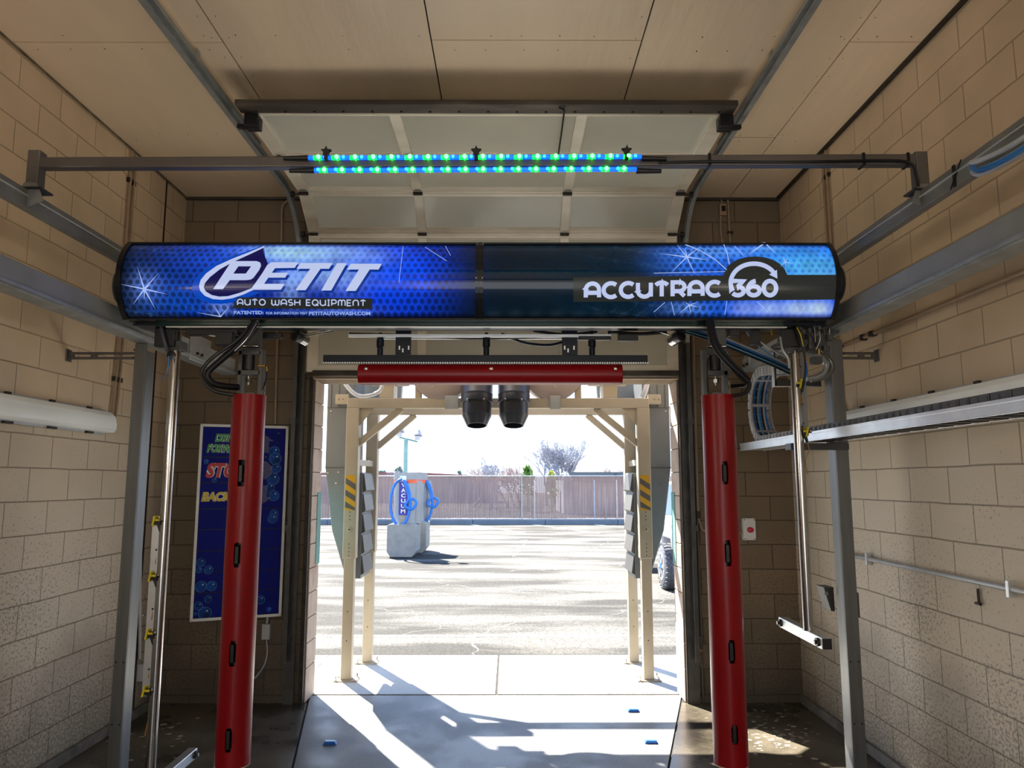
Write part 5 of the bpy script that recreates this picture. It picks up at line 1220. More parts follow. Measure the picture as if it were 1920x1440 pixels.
# lamp dot matrices: arrow up, octagon, arrow down
b = MB()
def dots(inside, zc):
    for i in range(-9, 10):
        for j in range(-9, 10):
            x, z = i*0.0088, j*0.0088
            if inside(x, z): disc(b, 0.505+x, zc+z, 0.0033, 0.0016, 6)
zc_ = [(zb_+zt_)/2 for _, zb_, zt_ in panels[:3]]
dots(lambda x, z: (abs(x) < 0.04 and z < 0.02) or (z >= 0.015 and abs(x) < 0.078-(z-0.015)*1.3), zc_[0])
dots(lambda x, z: abs(x) < 0.075 and abs(z) < 0.075 and abs(x)+abs(z) < 0.105, zc_[1])
dots(lambda x, z: (abs(x) < 0.04 and z > -0.02) or (z <= -0.015 and abs(x) < 0.078-(-z-0.015)*1.3), zc_[2])
b.build('signal_lamp_dots', mat('unlit_lamp_dots', (0.22, 0.24, 0.25), 0.4), t)
random.seed(11)
bA, bB, bC = MB(), MB(), MB()
for a, z, r in ((0.06, 0.46, 0.055), (0.05, 0.40, 0.05), (0.12, 0.40, 0.035), (0.07, 0.27, 0.06), (0.15, 0.27, 0.04), (0.06, 0.12, 0.07), (0.11, 0.06, 0.05), (0.04, 0.06, 0.035), (0.13, 0.17, 0.03), (0.59, 1.36, 0.045), (0.60, 1.30, 0.05), (0.61, 1.22, 0.04), (0.59, 1.13, 0.05), (0.60, 0.99, 0.045), (0.57, 1.06, 0.035), (0.61, 0.84, 0.035), (0.60, 0.80, 0.04), (0.53, 0.14, 0.035), (0.60, 0.06, 0.02), (0.06, 1.27, 0.02), (0.13, 1.12, 0.02)):
    r = min(r, a-fw-0.004, W_-fw-0.004-a) if a-fw-0.004 < r or W_-fw-0.004-a < r else r
    disc(bA, a, z, r, 0.0004+0.0001*(len(bA.v) % 5)); disc(bB, a, z, r, 0.0012, r_in=r*0.93); disc(bC, a+r*0.3, z+r*0.35, r*0.13, 0.0013, 10)
for i in range(26): disc(bC, random.uniform(0.42, 0.62), random.uniform(0.95, 1.52), random.uniform(0.0015, 0.0035), 0.0013, 8)
bA.each('bubble', M_bub, t); bB.each('bubble_rim', M_bub2, t); bC.each('bubble_glint', M_dotw, t)
b = MB(); mbox(b, 0.05, 0.10, 0.3, 0.36, -0.25, -0.03) if False else None
b = MB()
for z in (0.25, 1.35):
    b.bar(mpt(0.06, z, -0.03), (mpt(0.06, z).x, YB-0.001, mz0+z), 0.03, 0.03); b.bar(mpt(W_-0.05, z, -0.03), (mpt(W_-0.05, z).x, YB-0.001, mz0+z), 0.03, 0.03)
b.each('standoff', M_dark, t)

# ------------------------------------------------------------------ small blue floor guides, debris
for i, (px, py, lb) in enumerate(((619, 1395, 'at the left of the slab in the shadow edge'), (1221, 1393, 'at the front right of the slab'), (1188, 1334, 'at the back right of the slab near the exit'))):
    p = PZ(px, py, 0.0)
    t = thing('floor_marker', 'small blue plastic floor marker %s' % lb, 'floor marker', p, group='blue floor markers on the slab')
    prof = [(-0.048, 0), (-0.036, 0.020), (0.036, 0.020), (0.048, 0)]
    MB().extr([(p.x+a, p.y-0.022, z) for a, z in prof], (0, 0.044, 0)).build('body', M_blue, t, bevel=0.003)
    MB().box(p.x-0.034, p.x+0.034, p.y-0.016, p.y+0.016, 0.0195, 0.0225).build('lens', M_ltblue, t)
# litter: wet leaves and paint flakes on the dark side floors (uncountable)
random.seed(5)
b = MB()
for i in range(170):
    if i < 120: px, py = random.gauss(1455, 45), random.gauss(1372, 28)
    else: px, py = random.gauss(255, 60), random.gauss(1385, 25)
    if py < 1330: continue
    p = PZ(px, py, 0.0005)
    if not (XL+0.05 < p.x < XR-0.05) or jx(p.y) < p.x < kx(p.y): continue
    r = random.uniform(0.006, 0.022); a0 = random.random()*6
    b.extr([(p.x+r*random.uniform(0.5, 1)*math.cos(a0+k_*PI/3)*1.4, p.y+r*random.uniform(0.4, 1)*math.sin(a0+k_*PI/3), 0.0006) for k_ in range(6)], (0, 0, 0.001))
o = b.build('leaf_litter', mat('wet_leaf_litter', (0.42, 0.38, 0.30), 0.3, 0, 0.5, 8)); tag(o, 'scattered wet leaves and pale flakes on the dark side floors', 'litter', kind='stuff')

# ------------------------------------------------------------------ outdoors
GY = 8.17
struct(MB().box(-12, 12, YT+0.008, YT+0.02, -0.1, -0.004).box(-12, 12, YT, GY, -0.12, -0.01).build('ground', M_gap), 'dark joint bed under the concrete apron', 'ground')
xj = PZ(933, 1265, 0).x
def apron(x0, x1): return MB().box(x0, x1, YT+0.032, GY-0.01, -0.1, 0.0)
for i, (x0, x1) in enumerate(((-12, -1.9), (-1.888, xj-0.011), (xj+0.011, 1.9), (1.912, 12))):
    struct(apron(x0, x1).build('ground', M_apron), 'sunlit concrete apron slab %s' % ('beyond the exit to the far left', 'just outside the exit on the left', 'just outside the exit on the right', 'beyond the exit to the far right')[i], 'concrete apron')
def asphalt():
    m, n, b = _nodes('sun_bleached_asphalt'); L = n.links.new
    t = n.nodes.new('ShaderNodeTexCoord'); mp = n.nodes.new('ShaderNodeMapping'); mp.inputs['Scale'].default_value = (0.35, 1.3, 1); L(t.outputs['Object'], mp.inputs[0])
    a = n.nodes.new('ShaderNodeTexNoise'); a.inputs['Scale'].default_value = 0.8; a.inputs['Detail'].default_value = 8; L(mp.outputs[0], a.inputs['Vector'])
    f = n.nodes.new('ShaderNodeTexNoise'); f.inputs['Scale'].default_value = 42; f.inputs['Detail'].default_value = 4; L(t.outputs['Object'], f.inputs['Vector'])
    r = n.nodes.new('ShaderNodeValToRGB'); r.color_ramp.elements[0].position = 0.42; r.color_ramp.elements[1].position = 0.55; r.color_ramp.elements[0].color = (0.030, 0.029, 0.026, 1); r.color_ramp.elements[1].color = (0.095, 0.092, 0.082, 1); L(a.outputs[0], r.inputs[0])
    g = n.nodes.new('ShaderNodeValToRGB'); g.color_ramp.elements[0].position = 0.40; g.color_ramp.elements[1].position = 0.56; g.color_ramp.elements[0].color = (0.62, 0.62, 0.62, 1); g.color_ramp.elements[1].color = (1.3, 1.3, 1.3, 1); L(f.outputs[0], g.inputs[0])
    x = n.nodes.new('ShaderNodeMixRGB'); x.blend_type = 'MULTIPLY'; x.inputs[0].default_value = 1; L(r.outputs[0], x.inputs[1]); L(g.outputs[0], x.inputs[2])
    # white hairline cracks
    v = n.nodes.new('ShaderNodeTexVoronoi'); v.feature = 'DISTANCE_TO_EDGE'; v.inputs['Scale'].default_value = 0.30; 
    nz = n.nodes.new('ShaderNodeTexNoise'); nz.inputs['Scale'].default_value = 1.5; L(t.outputs['Object'], nz.inputs['Vector'])
    va = n.nodes.new('ShaderNodeVectorMath'); va.operation = 'ADD'; L(t.outputs['Object'], va.inputs[0]); L(nz.outputs['Color'], va.inputs[1]); L(va.outputs[0], v.inputs['Vector'])
    c = n.nodes.new('ShaderNodeMapRange'); c.inputs['From Min'].default_value = 0.0; c.inputs['From Max'].default_value = 0.0028; c.inputs['To Min'].default_value = 1; c.inputs['To Max'].default_value = 0; L(v.outputs['Distance'], c.inputs['Value'])
    y = n.nodes.new('ShaderNodeMixRGB'); L(c.outputs[0], y.inputs[0]); L(x.outputs[0], y.inputs[1]); y.inputs[2].default_value = (0.25, 0.24, 0.21, 1)
    L(y.outputs[0], b.inputs['Base Color']); setp(b, 'Roughness', 0.85); setp(b, 'Specular IOR Level', 0.15)
    bp = n.nodes.new('ShaderNodeBump'); bp.inputs['Strength'].default_value = 0.5; bp.inputs['Distance'].default_value = 0.006; L(f.outputs[0], bp.inputs['Height']); L(bp.outputs[0], b.inputs['Normal'])
    return m
M_asph = asphalt()
struct(MB().box(-60, 60, GY, 140, -0.12, -0.008).build('ground', M_asph), 'sun bleached asphalt parking lot beyond the apron', 'parking lot')
M_line = mat('white_road_paint', (0.75, 0.75, 0.72), 0.7, 0, 0.15, 8)
struct(MB().box(-12, 12, 9.15, 9.24, -0.007, -0.004).build('trim_16', mat('pale_patch_seam', (0.62, 0.60, 0.55), 0.8, 0, 0.2, 6)), 'pale sealing seam across the asphalt close to the apron', 'seam')
b = MB()
for i in range(9):
    x = 1.0 + i*2.7 - 14; b.extr([(x, 27.5, -0.007), (x+0.12, 27.5, -0.007), (x-2.2+0.12, 33.2, -0.007), (x-2.2, 33.2, -0.007)], (0, 0, 0.004))
struct(b.build('trim_17', M_line), 'faded white parking bay lines in front of the kerb', 'parking lines')
b = MB()
for q in (0, 1, 2): p = PZ(972+q*13, 1107, 0); b.bar(p+Vector((-0.10, 0.05, -0.004)), p+Vector((0.05, -0.09, -0.004)), 0.02, 0.004)
for q, w_ in ((0, 0.10), (1, 0.03), (2, 0.08), (3, 0.03), (4, 0.10)): p = PZ(963+q*7.6, 1128, 0); b.bar(p+Vector((-0.03, 0.08, -0.004)), p+Vector((0.03, -0.06, -0.004)), w_*0.5, 0.004)
struct(b.build('trim_18', mat('worn_dark_paint', (0.22, 0.22, 0.22), 0.8)), 'worn dark dashes painted on the lot ahead of the exit', 'markings')
# kerb and fence
M_kerb = mat('kerb_concrete', (0.15, 0.18, 0.21), 0.8, 0, 0.1, 2)
FY = 34.4
b = MB()
for i in range(22): b.box(-40+i*3.2, -40+i*3.2+3.18, 33.3, FY, -0.01, 0.19)
struct(b.build('trim_19', M_kerb, bevel=0.01), 'grey concrete kerb along the foot of the far fence', 'kerb')
def fence_mat():
    m, n, b = _nodes('slatted_chain_link'); L = n.links.new
    t = n.nodes.new('ShaderNodeTexCoord'); s = n.nodes.new('ShaderNodeSeparateXYZ'); L(t.outputs['Object'], s.inputs[0])
    mp = n.nodes.new('ShaderNodeMapping'); mp.inputs['Scale'].default_value = (14, 1, 0.6); L(t.outputs['Object'], mp.inputs[0])
    a = n.nodes.new('ShaderNodeTexNoise'); a.inputs['Scale'].default_value = 1.0; a.inputs['Detail'].default_value = 3; L(mp.outputs[0], a.inputs['Vector'])
    r = n.nodes.new('ShaderNodeValToRGB'); r.color_ramp.elements[0].position = 0.38; r.color_ramp.elements[1].position = 0.62; r.color_ramp.elements[0].color = (0.27, 0.175, 0.145, 1); r.color_ramp.elements[1].color = (0.36, 0.245, 0.21, 1); L(a.outputs[0], r.inputs[0])
    q = n.nodes.new('ShaderNodeTexNoise'); q.inputs['Scale'].default_value = 0.5; q.inputs['Detail'].default_value = 2; L(t.outputs['Object'], q.inputs['Vector'])
    r2 = n.nodes.new('ShaderNodeValToRGB'); r2.color_ramp.elements[0].position = 0.35; r2.color_ramp.elements[1].position = 0.6; r2.color_ramp.elements[0].color = (0.85, 0.85, 0.88, 1); r2.color_ramp.elements[1].color = (1.1, 1.08, 1.05, 1); L(q.outputs[0], r2.inputs[0])
    x = n.nodes.new('ShaderNodeMixRGB'); x.blend_type = 'MULTIPLY'; x.inputs[0].default_value = 1; L(r.outputs[0], x.inputs[1]); L(r2.outputs[0], x.inputs[2])
    L(x.outputs[0], b.inputs['Base Color']); setp(b, 'Roughness', 0.7); setp(b, 'Transmission Weight', 0.0)
    return m
M_fence = fence_mat(); M_fpost = mat('fence_post_galv', (0.42, 0.44, 0.47), 0.5, 0.3)
t = thing('slatted_fence', 'long pinkish brown slatted chain-link fence across the back of the lot', 'fence', (0, FY, 0.19))
pfx = PY(978, 930, FY).x; span = 5.45
for i in range(-4, 4):
    xa_ = pfx + i*span
    b = MB(); k_ = 0; x = xa_+0.04
    while x < xa_+span-0.04:
        b.box(x, x+0.052, FY-0.008+0.006*(k_ % 2), FY+0.002+0.006*(k_ % 2), 0.21+0.02*random.random(), 2.09); x += 0.060; k_ += 1
    b.build('slat_panel', M_fence, t)
    MB().cyl((xa_, FY-0.05, 0.1), (xa_, FY-0.05, 2.14), 0.032, n=10).build('fence_post', M_fpost, t, smooth=True)
MB().cyl((pfx-4*span, FY-0.03, 2.12), (pfx+4*span, FY-0.03, 2.12), 0.022, n=8).build('top_rail', M_fpost, t)
for px, m_ in ((1002, mat('pale_marker', (0.6, 0.5, 0.45), 0.6)), (1114, M_fpost), (1135, M_cream), (1156, mat('pale_marker', (0.6, 0.5, 0.45), 0.6))):
    p = PY(px, 900, FY-0.07); b = MB().box(p.x-0.03, p.x+0.03, FY-0.075, FY-0.06, 0.2, 1.95 if px != 1135 else 0.75); b.build('upright_stake', m_, t)

M_drum = mat('vacuum_drum_metal', (0.30, 0.31, 0.32), 0.4, 0.5, 0.05, 4)
# vacuum station
def vac(px, cyl_only=False): pass
VY = 18.6
p = PY(752, 1045, VY); vx = p.x
for i, (dx, dy, lb) in enumerate(((0, 0, 'front'), (0.12, 1.15, 'rear'))):
    t = thing('concrete_block', 'chamfered grey concrete block, the %s of the pair under the vacuum' % lb, 'concrete block', (vx+dx, VY+dy+0.4, 0))
    w2, h_ = 0.36, 0.80
    pts = [(-w2+0.10, 0), (w2-0.10, 0), (w2, 0.13), (w2, h_-0.04), (w2-0.06, h_), (-w2+0.06, h_), (-w2, h_-0.04), (-w2, 0.13)]
    MB().extr([(vx+dx+a, VY+dy, z) for a, z in pts], (0, 0.9, 0)).build('block', M_conc, t, bevel=0.015)
    v = thing('car_vacuum', 'silver twin-drum vacuum with blue hose and vertical lettering on the front block' if i == 0 else 'silver vacuum drum with blue hose standing on the rear block', 'vacuum', (vx+dx, VY+dy+0.4, h_))
    cx, cy = vx+dx+0.02+(0 if i == 0 else 0.0), VY+dy+0.42
    b = MB().cyl((cx, cy, h_), (cx, cy, 1.86), 0.285, n=28).cyl((cx+0.18, cy+0.15, h_), (cx+0.18, cy+0.15, 1.86), 0.22, n=24); b.build('drum', M_drum, v, smooth=True)
    MB().cyl((cx, cy, 1.80), (cx, cy, 1.89), 0.29, n=28).build('red_band', mat('red_orange_band', (0.85, 0.12, 0.04), 0.4), v, smooth=True)
    MB().cyl((cx, cy, 1.89), (cx, cy, 2.06), 0.30, n=28).build('lid', M_drum, v, smooth=True)
    hx = cx-0.05
    pts = [(hx+0.0, cy-0.36, 1.90)] + [(hx-0.02+0.245*math.sin(a), cy-0.37, 1.32+0.56*math.cos(a)) for a in np.linspace(-0.25, -2*PI+0.35, 18)] + [(hx+0.19, cy-0.38, 1.45), (hx+0.10, cy-0.4, 1.25), (hx+0.28, cy-0.4, 1.17), (hx+0.38, cy-0.37, 1.33), (hx+0.27, cy-0.34, 1.42)]
    if i: pts = [(q[0]+0.28, q[1]+0.3, q[2]) for q in pts]
    MB().tube(pts, 0.036, n=9).build('blue_hose', mat('vacuum_blue_hose', (0.02, 0.18, 0.60), 0.35), v, smooth=True)
    if i == 0:
        o = MB().box(cx-0.115, cx+0.10, cy-0.325, cy-0.30, 1.02, 1.84).build('name_plate', mat('violet_blue_plate', (0.04, 0.03, 0.30), 0.4), v)
        for k_, ch in enumerate('VACUUM'):
            b = MB()
            for poly in ftext(ch, cx-0.062, cx+0.048, -(1.80-k_*0.128), -(1.80-k_*0.128-0.098), 0.03): b.add([(x, cy-0.327, -y) for x, y in poly], [tuple(range(len(poly)))])
            b.build('letter', M_whitep, o)
        MB().box(cx-0.10, cx+0.06, cy-0.345, cy-0.29, 1.84, 1.98).build('coin_box', M_white, v)
        MB().box(cx-0.09, cx+0.09, cy-0.32, cy-0.29, 0.83, 1.0).build('service_tag', M_cream, v)
# light pole on the station
lp = PY(760, 890, 19.62)
t = thing('flood_light_pole', 'slim green pole with two flood lights rising behind the vacuum', 'light pole', (lp.x, 19.62, 0))
MB().cyl((lp.x, 19.62, 0), (lp.x, 19.62, 2.97), 0.055, n=12).build('pole', mat('pale_green_paint', (0.24, 0.42, 0.37), 0.5), t, smooth=True)
MB().bar((lp.x-0.18, 19.62, 3.0), (lp.x+0.30, 19.62, 2.88), 0.04, 0.04).build('crossarm', M_teal, t)
for dx, dz in ((-0.17, 3.10), (0.30, 3.0)):
    o = MB().cbox((lp.x+dx, 19.62, dz-0.02), (0.13, 0.12, 0.11)).build('lamp_body', M_greypipe, t)
    MB().lathe([(0, 0.12), (0.10, 0.06), (0.16, 0.03)], (lp.x+dx+0.02, 19.60, dz+0.04), (0.1, 0.2, 1), n=12).build('lamp_hood', mat('lavender_grey', (0.36, 0.33, 0.42), 0.4), o)

# trees, bushes, houses beyond the fence
def tree(px, py_top, Y, spread, m_, lb, seed, depth=6, cat='tree', base_w=0.16, trunks=1, up=0.75, group=None):
    random.seed(seed); tp = PY(px, py_top, Y); H = tp.z; b = MB()
    def grow(p, d, L, r, k_):
        if k_ == 0 or L < 0.12: return
        q = p + d*L
        n_ = 5 if k_ > 3 else 3
        b.cyl(p, q, r, r*0.72, n=n_, caps=False)
        for _ in range(3 if k_ > 2 else 4):
            a = Vector((random.gauss(0, spread), random.gauss(0, spread), random.gauss(up*0.35, 0.25)))
            grow(q if random.random() < 0.7 else p+d*L*0.6, (d+a).normalized(), L*random.uniform(0.62, 0.85), max(r*0.62, 0.012), k_-1)
    for i in range(trunks):
        d = Vector((random.gauss(0, 0.12+0.25*(trunks > 1)), random.gauss(0, 0.1), 1)).normalized()
        grow(Vector((tp.x+(i-(trunks-1)/2)*0.5*(trunks > 1), Y, 0)), d, H*0.30, base_w, depth)
    hmax = max(v[2] for v in b.v); sc = H/hmax
    b.v = [(tp.x+(v[0]-tp.x)*sc, Y+(v[1]-Y)*sc, v[2]*sc) for v in b.v]
    o = b.build('bare_tree' if cat == 'tree' else 'bush', m_); tag(o, lb, cat, group)
M_tw = mat('bare_twigs', (0.34, 0.35, 0.40), 0.8, 0, 0.2, 2); M_tw2 = mat('reddish_twigs', (0.40, 0.33, 0.32), 0.8, 0, 0.2, 2)  # twigs kept pale and bluish: sky glare put into their colour
tree(1036, 820, 60, 0.50, M_tw, 'largest bare winter tree, wide crown behind the fence', 4, 7, trunks=3, base_w=0.15)
tree(1078, 832, 62, 0.38, M_tw, 'bare tree at the right side of the large crown, above the house roof', 9, 7, trunks=2, base_w=0.12)
tree(965, 862, 58, 0.55, M_tw2, 'low reddish bare tree at the left foot of the large crown', 12, 7, trunks=3, base_w=0.09)
tree(921, 852, 50, 0.32, M_tw, 'thin solitary bare tree left of the big crown', 21, 6, base_w=0.09)
tree(893, 872, 55, 0.55, M_tw2, 'small hazy bare shrub tree left of the thin solitary one', 23, 6, trunks=2, base_w=0.07)
tree(1140, 874, 66, 0.55, M_tw2, 'low bare tree behind the house roof next to the dryer post', 31, 7, trunks=3, base_w=0.10)
tree(1172, 868, 66, 0.5, M_tw2, 'low bare tree partly hidden by the right dryer posts', 33, 6, trunks=2, base_w=0.10)
tree(768, 874, 52, 0.5, M_tw, 'bare twigs rising just behind the vacuum drums', 41, 6, trunks=2, base_w=0.07)
def bush(px, py_top, Y, wpx, m_, lb, seed, nb=260):
    random.seed(seed); tp = PY(px, py_top, Y); rx_ = wpx/F*Y/2; H = tp.z; b = MB()
    b.cyl((tp.x, Y, 0), (tp.x, Y, H*0.6), 0.08, 0.04, n=6)
    for i in range(nb):
        z = H*(0.35+0.65*random.random()**0.7); k_ = max(0.15, 1-((z/H-0.5)/0.52)**2) if z/H > 0.5 else 1
        a = random.random()*2*PI; r = rx_*math.sqrt(random.random())*math.sqrt(max(0.1, k_)); c = Vector((tp.x+r*math.cos(a), Y+r*math.sin(a), z)); s_ = random.uniform(0.10, 0.24)
        d1 = Vector((random.gauss(0, 1), random.gauss(0, 1), random.gauss(0, 1))).normalized()*s_; d2 = d1.orthogonal().normalized()*s_*0.6
        b.add([c-d1, c-d2, c+d1, c+d2], [(0, 1, 2, 3)])
    tag(b.build('leafy_bush', m_), lb, 'bush')
bush(990, 876, 48, 28, mat('leaf_green', (0.17, 0.30, 0.06), 0.6, 0, 0.3, 3), 'bright green leafy bush above the fence left of the large tree', 1)
bush(1034, 885, 48, 16, mat('leaf_yellow_green', (0.42, 0.44, 0.10), 0.6, 0, 0.3, 3), 'yellow green bush above the fence by the large tree trunk', 2, 160)
M_fir = mat('leaf_dark_green', (0.13, 0.22, 0.17), 0.6, 0, 0.3, 3)
bush(717, 882, 80, 26, M_fir, 'dark round evergreen between the left dryer post and the vacuum', 3)
bush(862, 882, 80, 12, M_fir, 'small dark evergreen tip above the fence right of the red roof', 4, 120)
bush(748, 876, 78, 22, M_fir, 'pale evergreen above the vacuum drums', 6)
# house
M_roof = mat('grey_green_roof', (0.13, 0.155, 0.165), 0.8, 0, 0.06, 3); M_siding = mat('house_siding', (0.42, 0.46, 0.46), 0.8); 
HYo = 44.0; hl = PY(1052, 893, HYo).x; hp = PY(1062, 885, HYo); hr = PY(1230, 885, HYo).x
t = thing('house', 'low house with grey green roof and white gable behind the fence', 'house', ((hl+hr)/2, HYo, 0))
MB().box(hl+0.15, hr, HYo+0.3, HYo+7, 0, 2.0).build('walls', M_siding, t)
zt_ = hp.z; gx_ = hp.x; 
MB().extr([(hl, HYo, 1.95), (gx_, HYo, zt_-0.04), (gx_+(gx_-hl), HYo, 1.95)], (0, 0.1, 0)).build('gable', M_siding, t)
b = MB().bar((hl, HYo-0.06, 1.98), (gx_, HYo-0.06, zt_), 0.08, 0.09).bar((gx_, HYo-0.06, zt_), (2*gx_-hl, HYo-0.06, 1.98), 0.08, 0.09); b.build('white_bargeboard', M_whitep, t)
MB().extr([(gx_, HYo, zt_), (hr, HYo, zt_), (hr, HYo, 1.7), (2*gx_-hl, HYo, 1.9)], (0, 0.12, 0)).extr([(gx_, HYo+0.1, zt_), (hr, HYo+0.1, zt_), (hr, HYo+6, zt_), (gx_, HYo+6, zt_)], (0, 0, -0.1)).build('roof', M_roof, t)
MB().cyl((PY(1154, 888, HYo).x, HYo-0.1, 2.2), (PY(1154, 888, HYo).x, HYo-0.1, 2.36), 0.06, n=8).build('vent_pipe', M_dark, t)
q0, q1 = PY(786, 888, 70).x, PY(872, 892, 70).x
t = thing('long_shed', 'low reddish brown shed roof above the fence right of the vacuum', 'building', ((q0+q1)/2, 70, 0))
za, zb_ = PY(786, 886, 70).z, PY(872, 891, 70).z
MB().extr([(q0-12, 70, 0), (q1+3, 70, 0), (q1+3, 70, zb_-0.25), (q0, 70, za-0.25), (q0-12, 70, za-0.25)], (0, 6, 0)).build('walls', mat('grey_wall', (0.4, 0.4, 0.42), 0.8), t)
MB().extr([(q1+3, 69.8, zb_-0.25), (q0, 69.8, za-0.25), (q0-12, 69.8, za-0.25), (q0-12, 69.8, za), (q0, 69.8, za), (q1+3, 69.8, zb_-0.1)], (0, 6.4, 0)).build('roof', mat('red_brown_roof', (0.30, 0.12, 0.11), 0.7), t)

# ------------------------------------------------------------------ dryer arch outside the exit
dry = thing('dryer_arch', 'cream steel arch of the vehicle dryer standing outside the exit', 'dryer arch', (-0.12, 7.5, 0))
fx = {-1: -1.50, 1: 1.285}; rx = {-1: -1.435, 1: 1.262}
FYp, RYp = 7.165, 7.84
zbm0, zbm1 = 2.515, 2.612
for s in (-1, 1):
    for (xx, yy, nm) in ((fx[s], FYp, 'front'), (rx[s], RYp, 'rear')):
        o = MB().box(xx-0.048, xx+0.048, yy-0.048, yy+0.048, 0.01, 1.3).build('leg', M_cream, dry, bevel=0.006)
        MB().box(xx-0.060, xx+0.060, yy-0.060, yy+0.060, 1.10, zbm0).build('sleeve', M_cream, o, bevel=0.006)
        MB().box(xx-0.11, xx+0.11, yy-0.08, yy+0.08, 0.0, 0.012).build('foot_plate', M_cream, o, bevel=0.002)
        b = MB()
        for dx in (-0.09, 0.09):
            for dy in (-0.06, 0.06): b.cyl((xx+dx, yy+dy, 0.012), (xx+dx, yy+dy, 0.05), 0.011, n=6)
        b.each('anchor_bolt', M_chrome, o)
        b = MB()
        for z in (0.36, 0.62): b.cyl((xx, yy-0.0475, z), (xx, yy-0.0495, z), 0.006, n=8)
        for k_ in range(4): b.cyl((xx, yy-0.0595, 1.13+k_*0.035), (xx, yy-0.0615, 1.13+k_*0.035), 0.0055, n=8); b.cyl((xx, yy-0.0595, 1.46+k_*0.035), (xx, yy-0.0615, 1.46+k_*0.035), 0.0055, n=8)
        b.each('adjust_hole', M_blackp, o)
        if nm == 'front':
            b = MB().lathe([(0, 0.026), (0.006, 0.026), (0.010, 0.012)], (xx, yy-0.06, 1.37), (0, -1, 0), n=16); b.build('knob', M_cream, o, smooth=True)
            MB().cyl((xx, yy-0.0595, 1.37), (xx, yy-0.0745, 1.37), 0.007, n=8).build('knob_hole', M_blackp, o)
            # hazard stripe sticker
            z0_, z1_ = 1.545, 1.875; yb_ = yy-0.0605; w2 = 0.047
            st_ = MB().box(xx-w2, xx+w2, yb_-0.0008, yb_, z0_, z1_).build('hazard_sticker', mat('hazard_yellow', (0.55, 0.30, 0.005), 0.45), o)
            b = MB(); sg = 1
            for k_ in range(3):
                za = z0_+0.0+k_*0.11
                pl_ = [(xx-w2, za+0.085), (xx+w2, za+0.025), (xx+w2, za-0.03), (xx-w2, za+0.03)]
                pl_ = [(a, min(z1_, max(z0_, c))) for a, c in pl_]
                b.extr([(a, yb_-0.0016, c) for a, c in pl_], (0, 0.0006, 0))
            b.each('black_stripe', mat('hazard_black', (0.09, 0.08, 0.075), 0.5), st_)
    # side member, small cross brackets
    MB().box(fx[s]-0.04, fx[s]+0.04, FYp+0.06, RYp-0.06, zbm0, zbm1).build('side_member', M_cream, dry, bevel=0.004)
    MB().bar((fx[s]+s*-0.0, FYp+0.05, 2.0), (rx[s], RYp-0.05, 2.0), 0.04, 0.06).build('spacer', M_cream, dry, bevel=0.004)
    # diagonal braces
    zA = PY(677, 832, FYp).z
    for yy, xx in ((FYp, fx[s]), (RYp, rx[s])):
        za_ = zA if yy == FYp else PY(710, 838, RYp).z
        MB().bar((xx-s*0.05, yy, za_), (xx-s*(0.46 if yy == FYp else 0.44), yy, zbm0+0.0), 0.055, 0.06).build('brace', M_cream, dry, bevel=0.003)
    MB().extr([(fx[s]-s*0.06, FYp-0.03, zbm0), (fx[s]-s*0.20, FYp-0.03, zbm0), (fx[s]-s*0.06, FYp-0.03, zbm0-0.17)], (0, 0.006, 0)).build('gusset', M_cream, dry)
    # upper bearer plate sticking out with bolts
    o = MB().box(min(fx[s]+s*0.06, fx[s]+s*0.19), max(fx[s]+s*0.06, fx[s]+s*0.19), FYp+0.02, FYp+0.08, zbm1-0.05, zbm1+0.045).build('end_lug', M_cream, dry, bevel=0.008)
    b = MB()
    for k_ in range(2): b.cyl((fx[s]+s*(0.12+0.04*k_), FYp+0.018, zbm1), (fx[s]+s*(0.12+0.04*k_)+0.012, FYp+0.018, zbm1-0.010), 0.003, n=6)
    b.each('bolt', M_dark, o)
    # motor stand
    MB().box(fx[s]-s*0.30-0.07, fx[s]-s*0.30+0.07, FYp+0.05, FYp+0.30, zbm1+0.01, zbm1+0.16).box(fx[s]-s*0.30-0.19, fx[s]-s*0.30+0.19, FYp+0.02, FYp+0.32, zbm1+0.16, zbm1+0.19).build('motor_stand', M_cream, dry, bevel=0.008)
    MB().lathe([(0, 0.05), (0.01, 0.13), (0.04, 0.15), (0.3, 0.15)], (fx[s]-s*0.30, FYp+0.17, zbm1+0.19), (0, 0, 1), n=24).build('motor', M_cream, dry, smooth=True)
    MB().box(fx[s]-s*0.62-0.03, fx[s]-s*0.62+0.03, FYp-0.03, FYp+0.03, zbm1, zbm1+0.4).build('upright_strut', M_cream, dry, bevel=0.004)
for yy in (FYp, RYp):
    x0_, x1_ = (fx[-1]-0.06, fx[1]+0.06) if yy == FYp else (rx[-1]-0.06, rx[1]+0.06)
    MB().box(x0_, x1_, yy-0.05, yy+0.05, zbm0, zbm1).build('cross_beam', M_cream, dry, bevel=0.006)
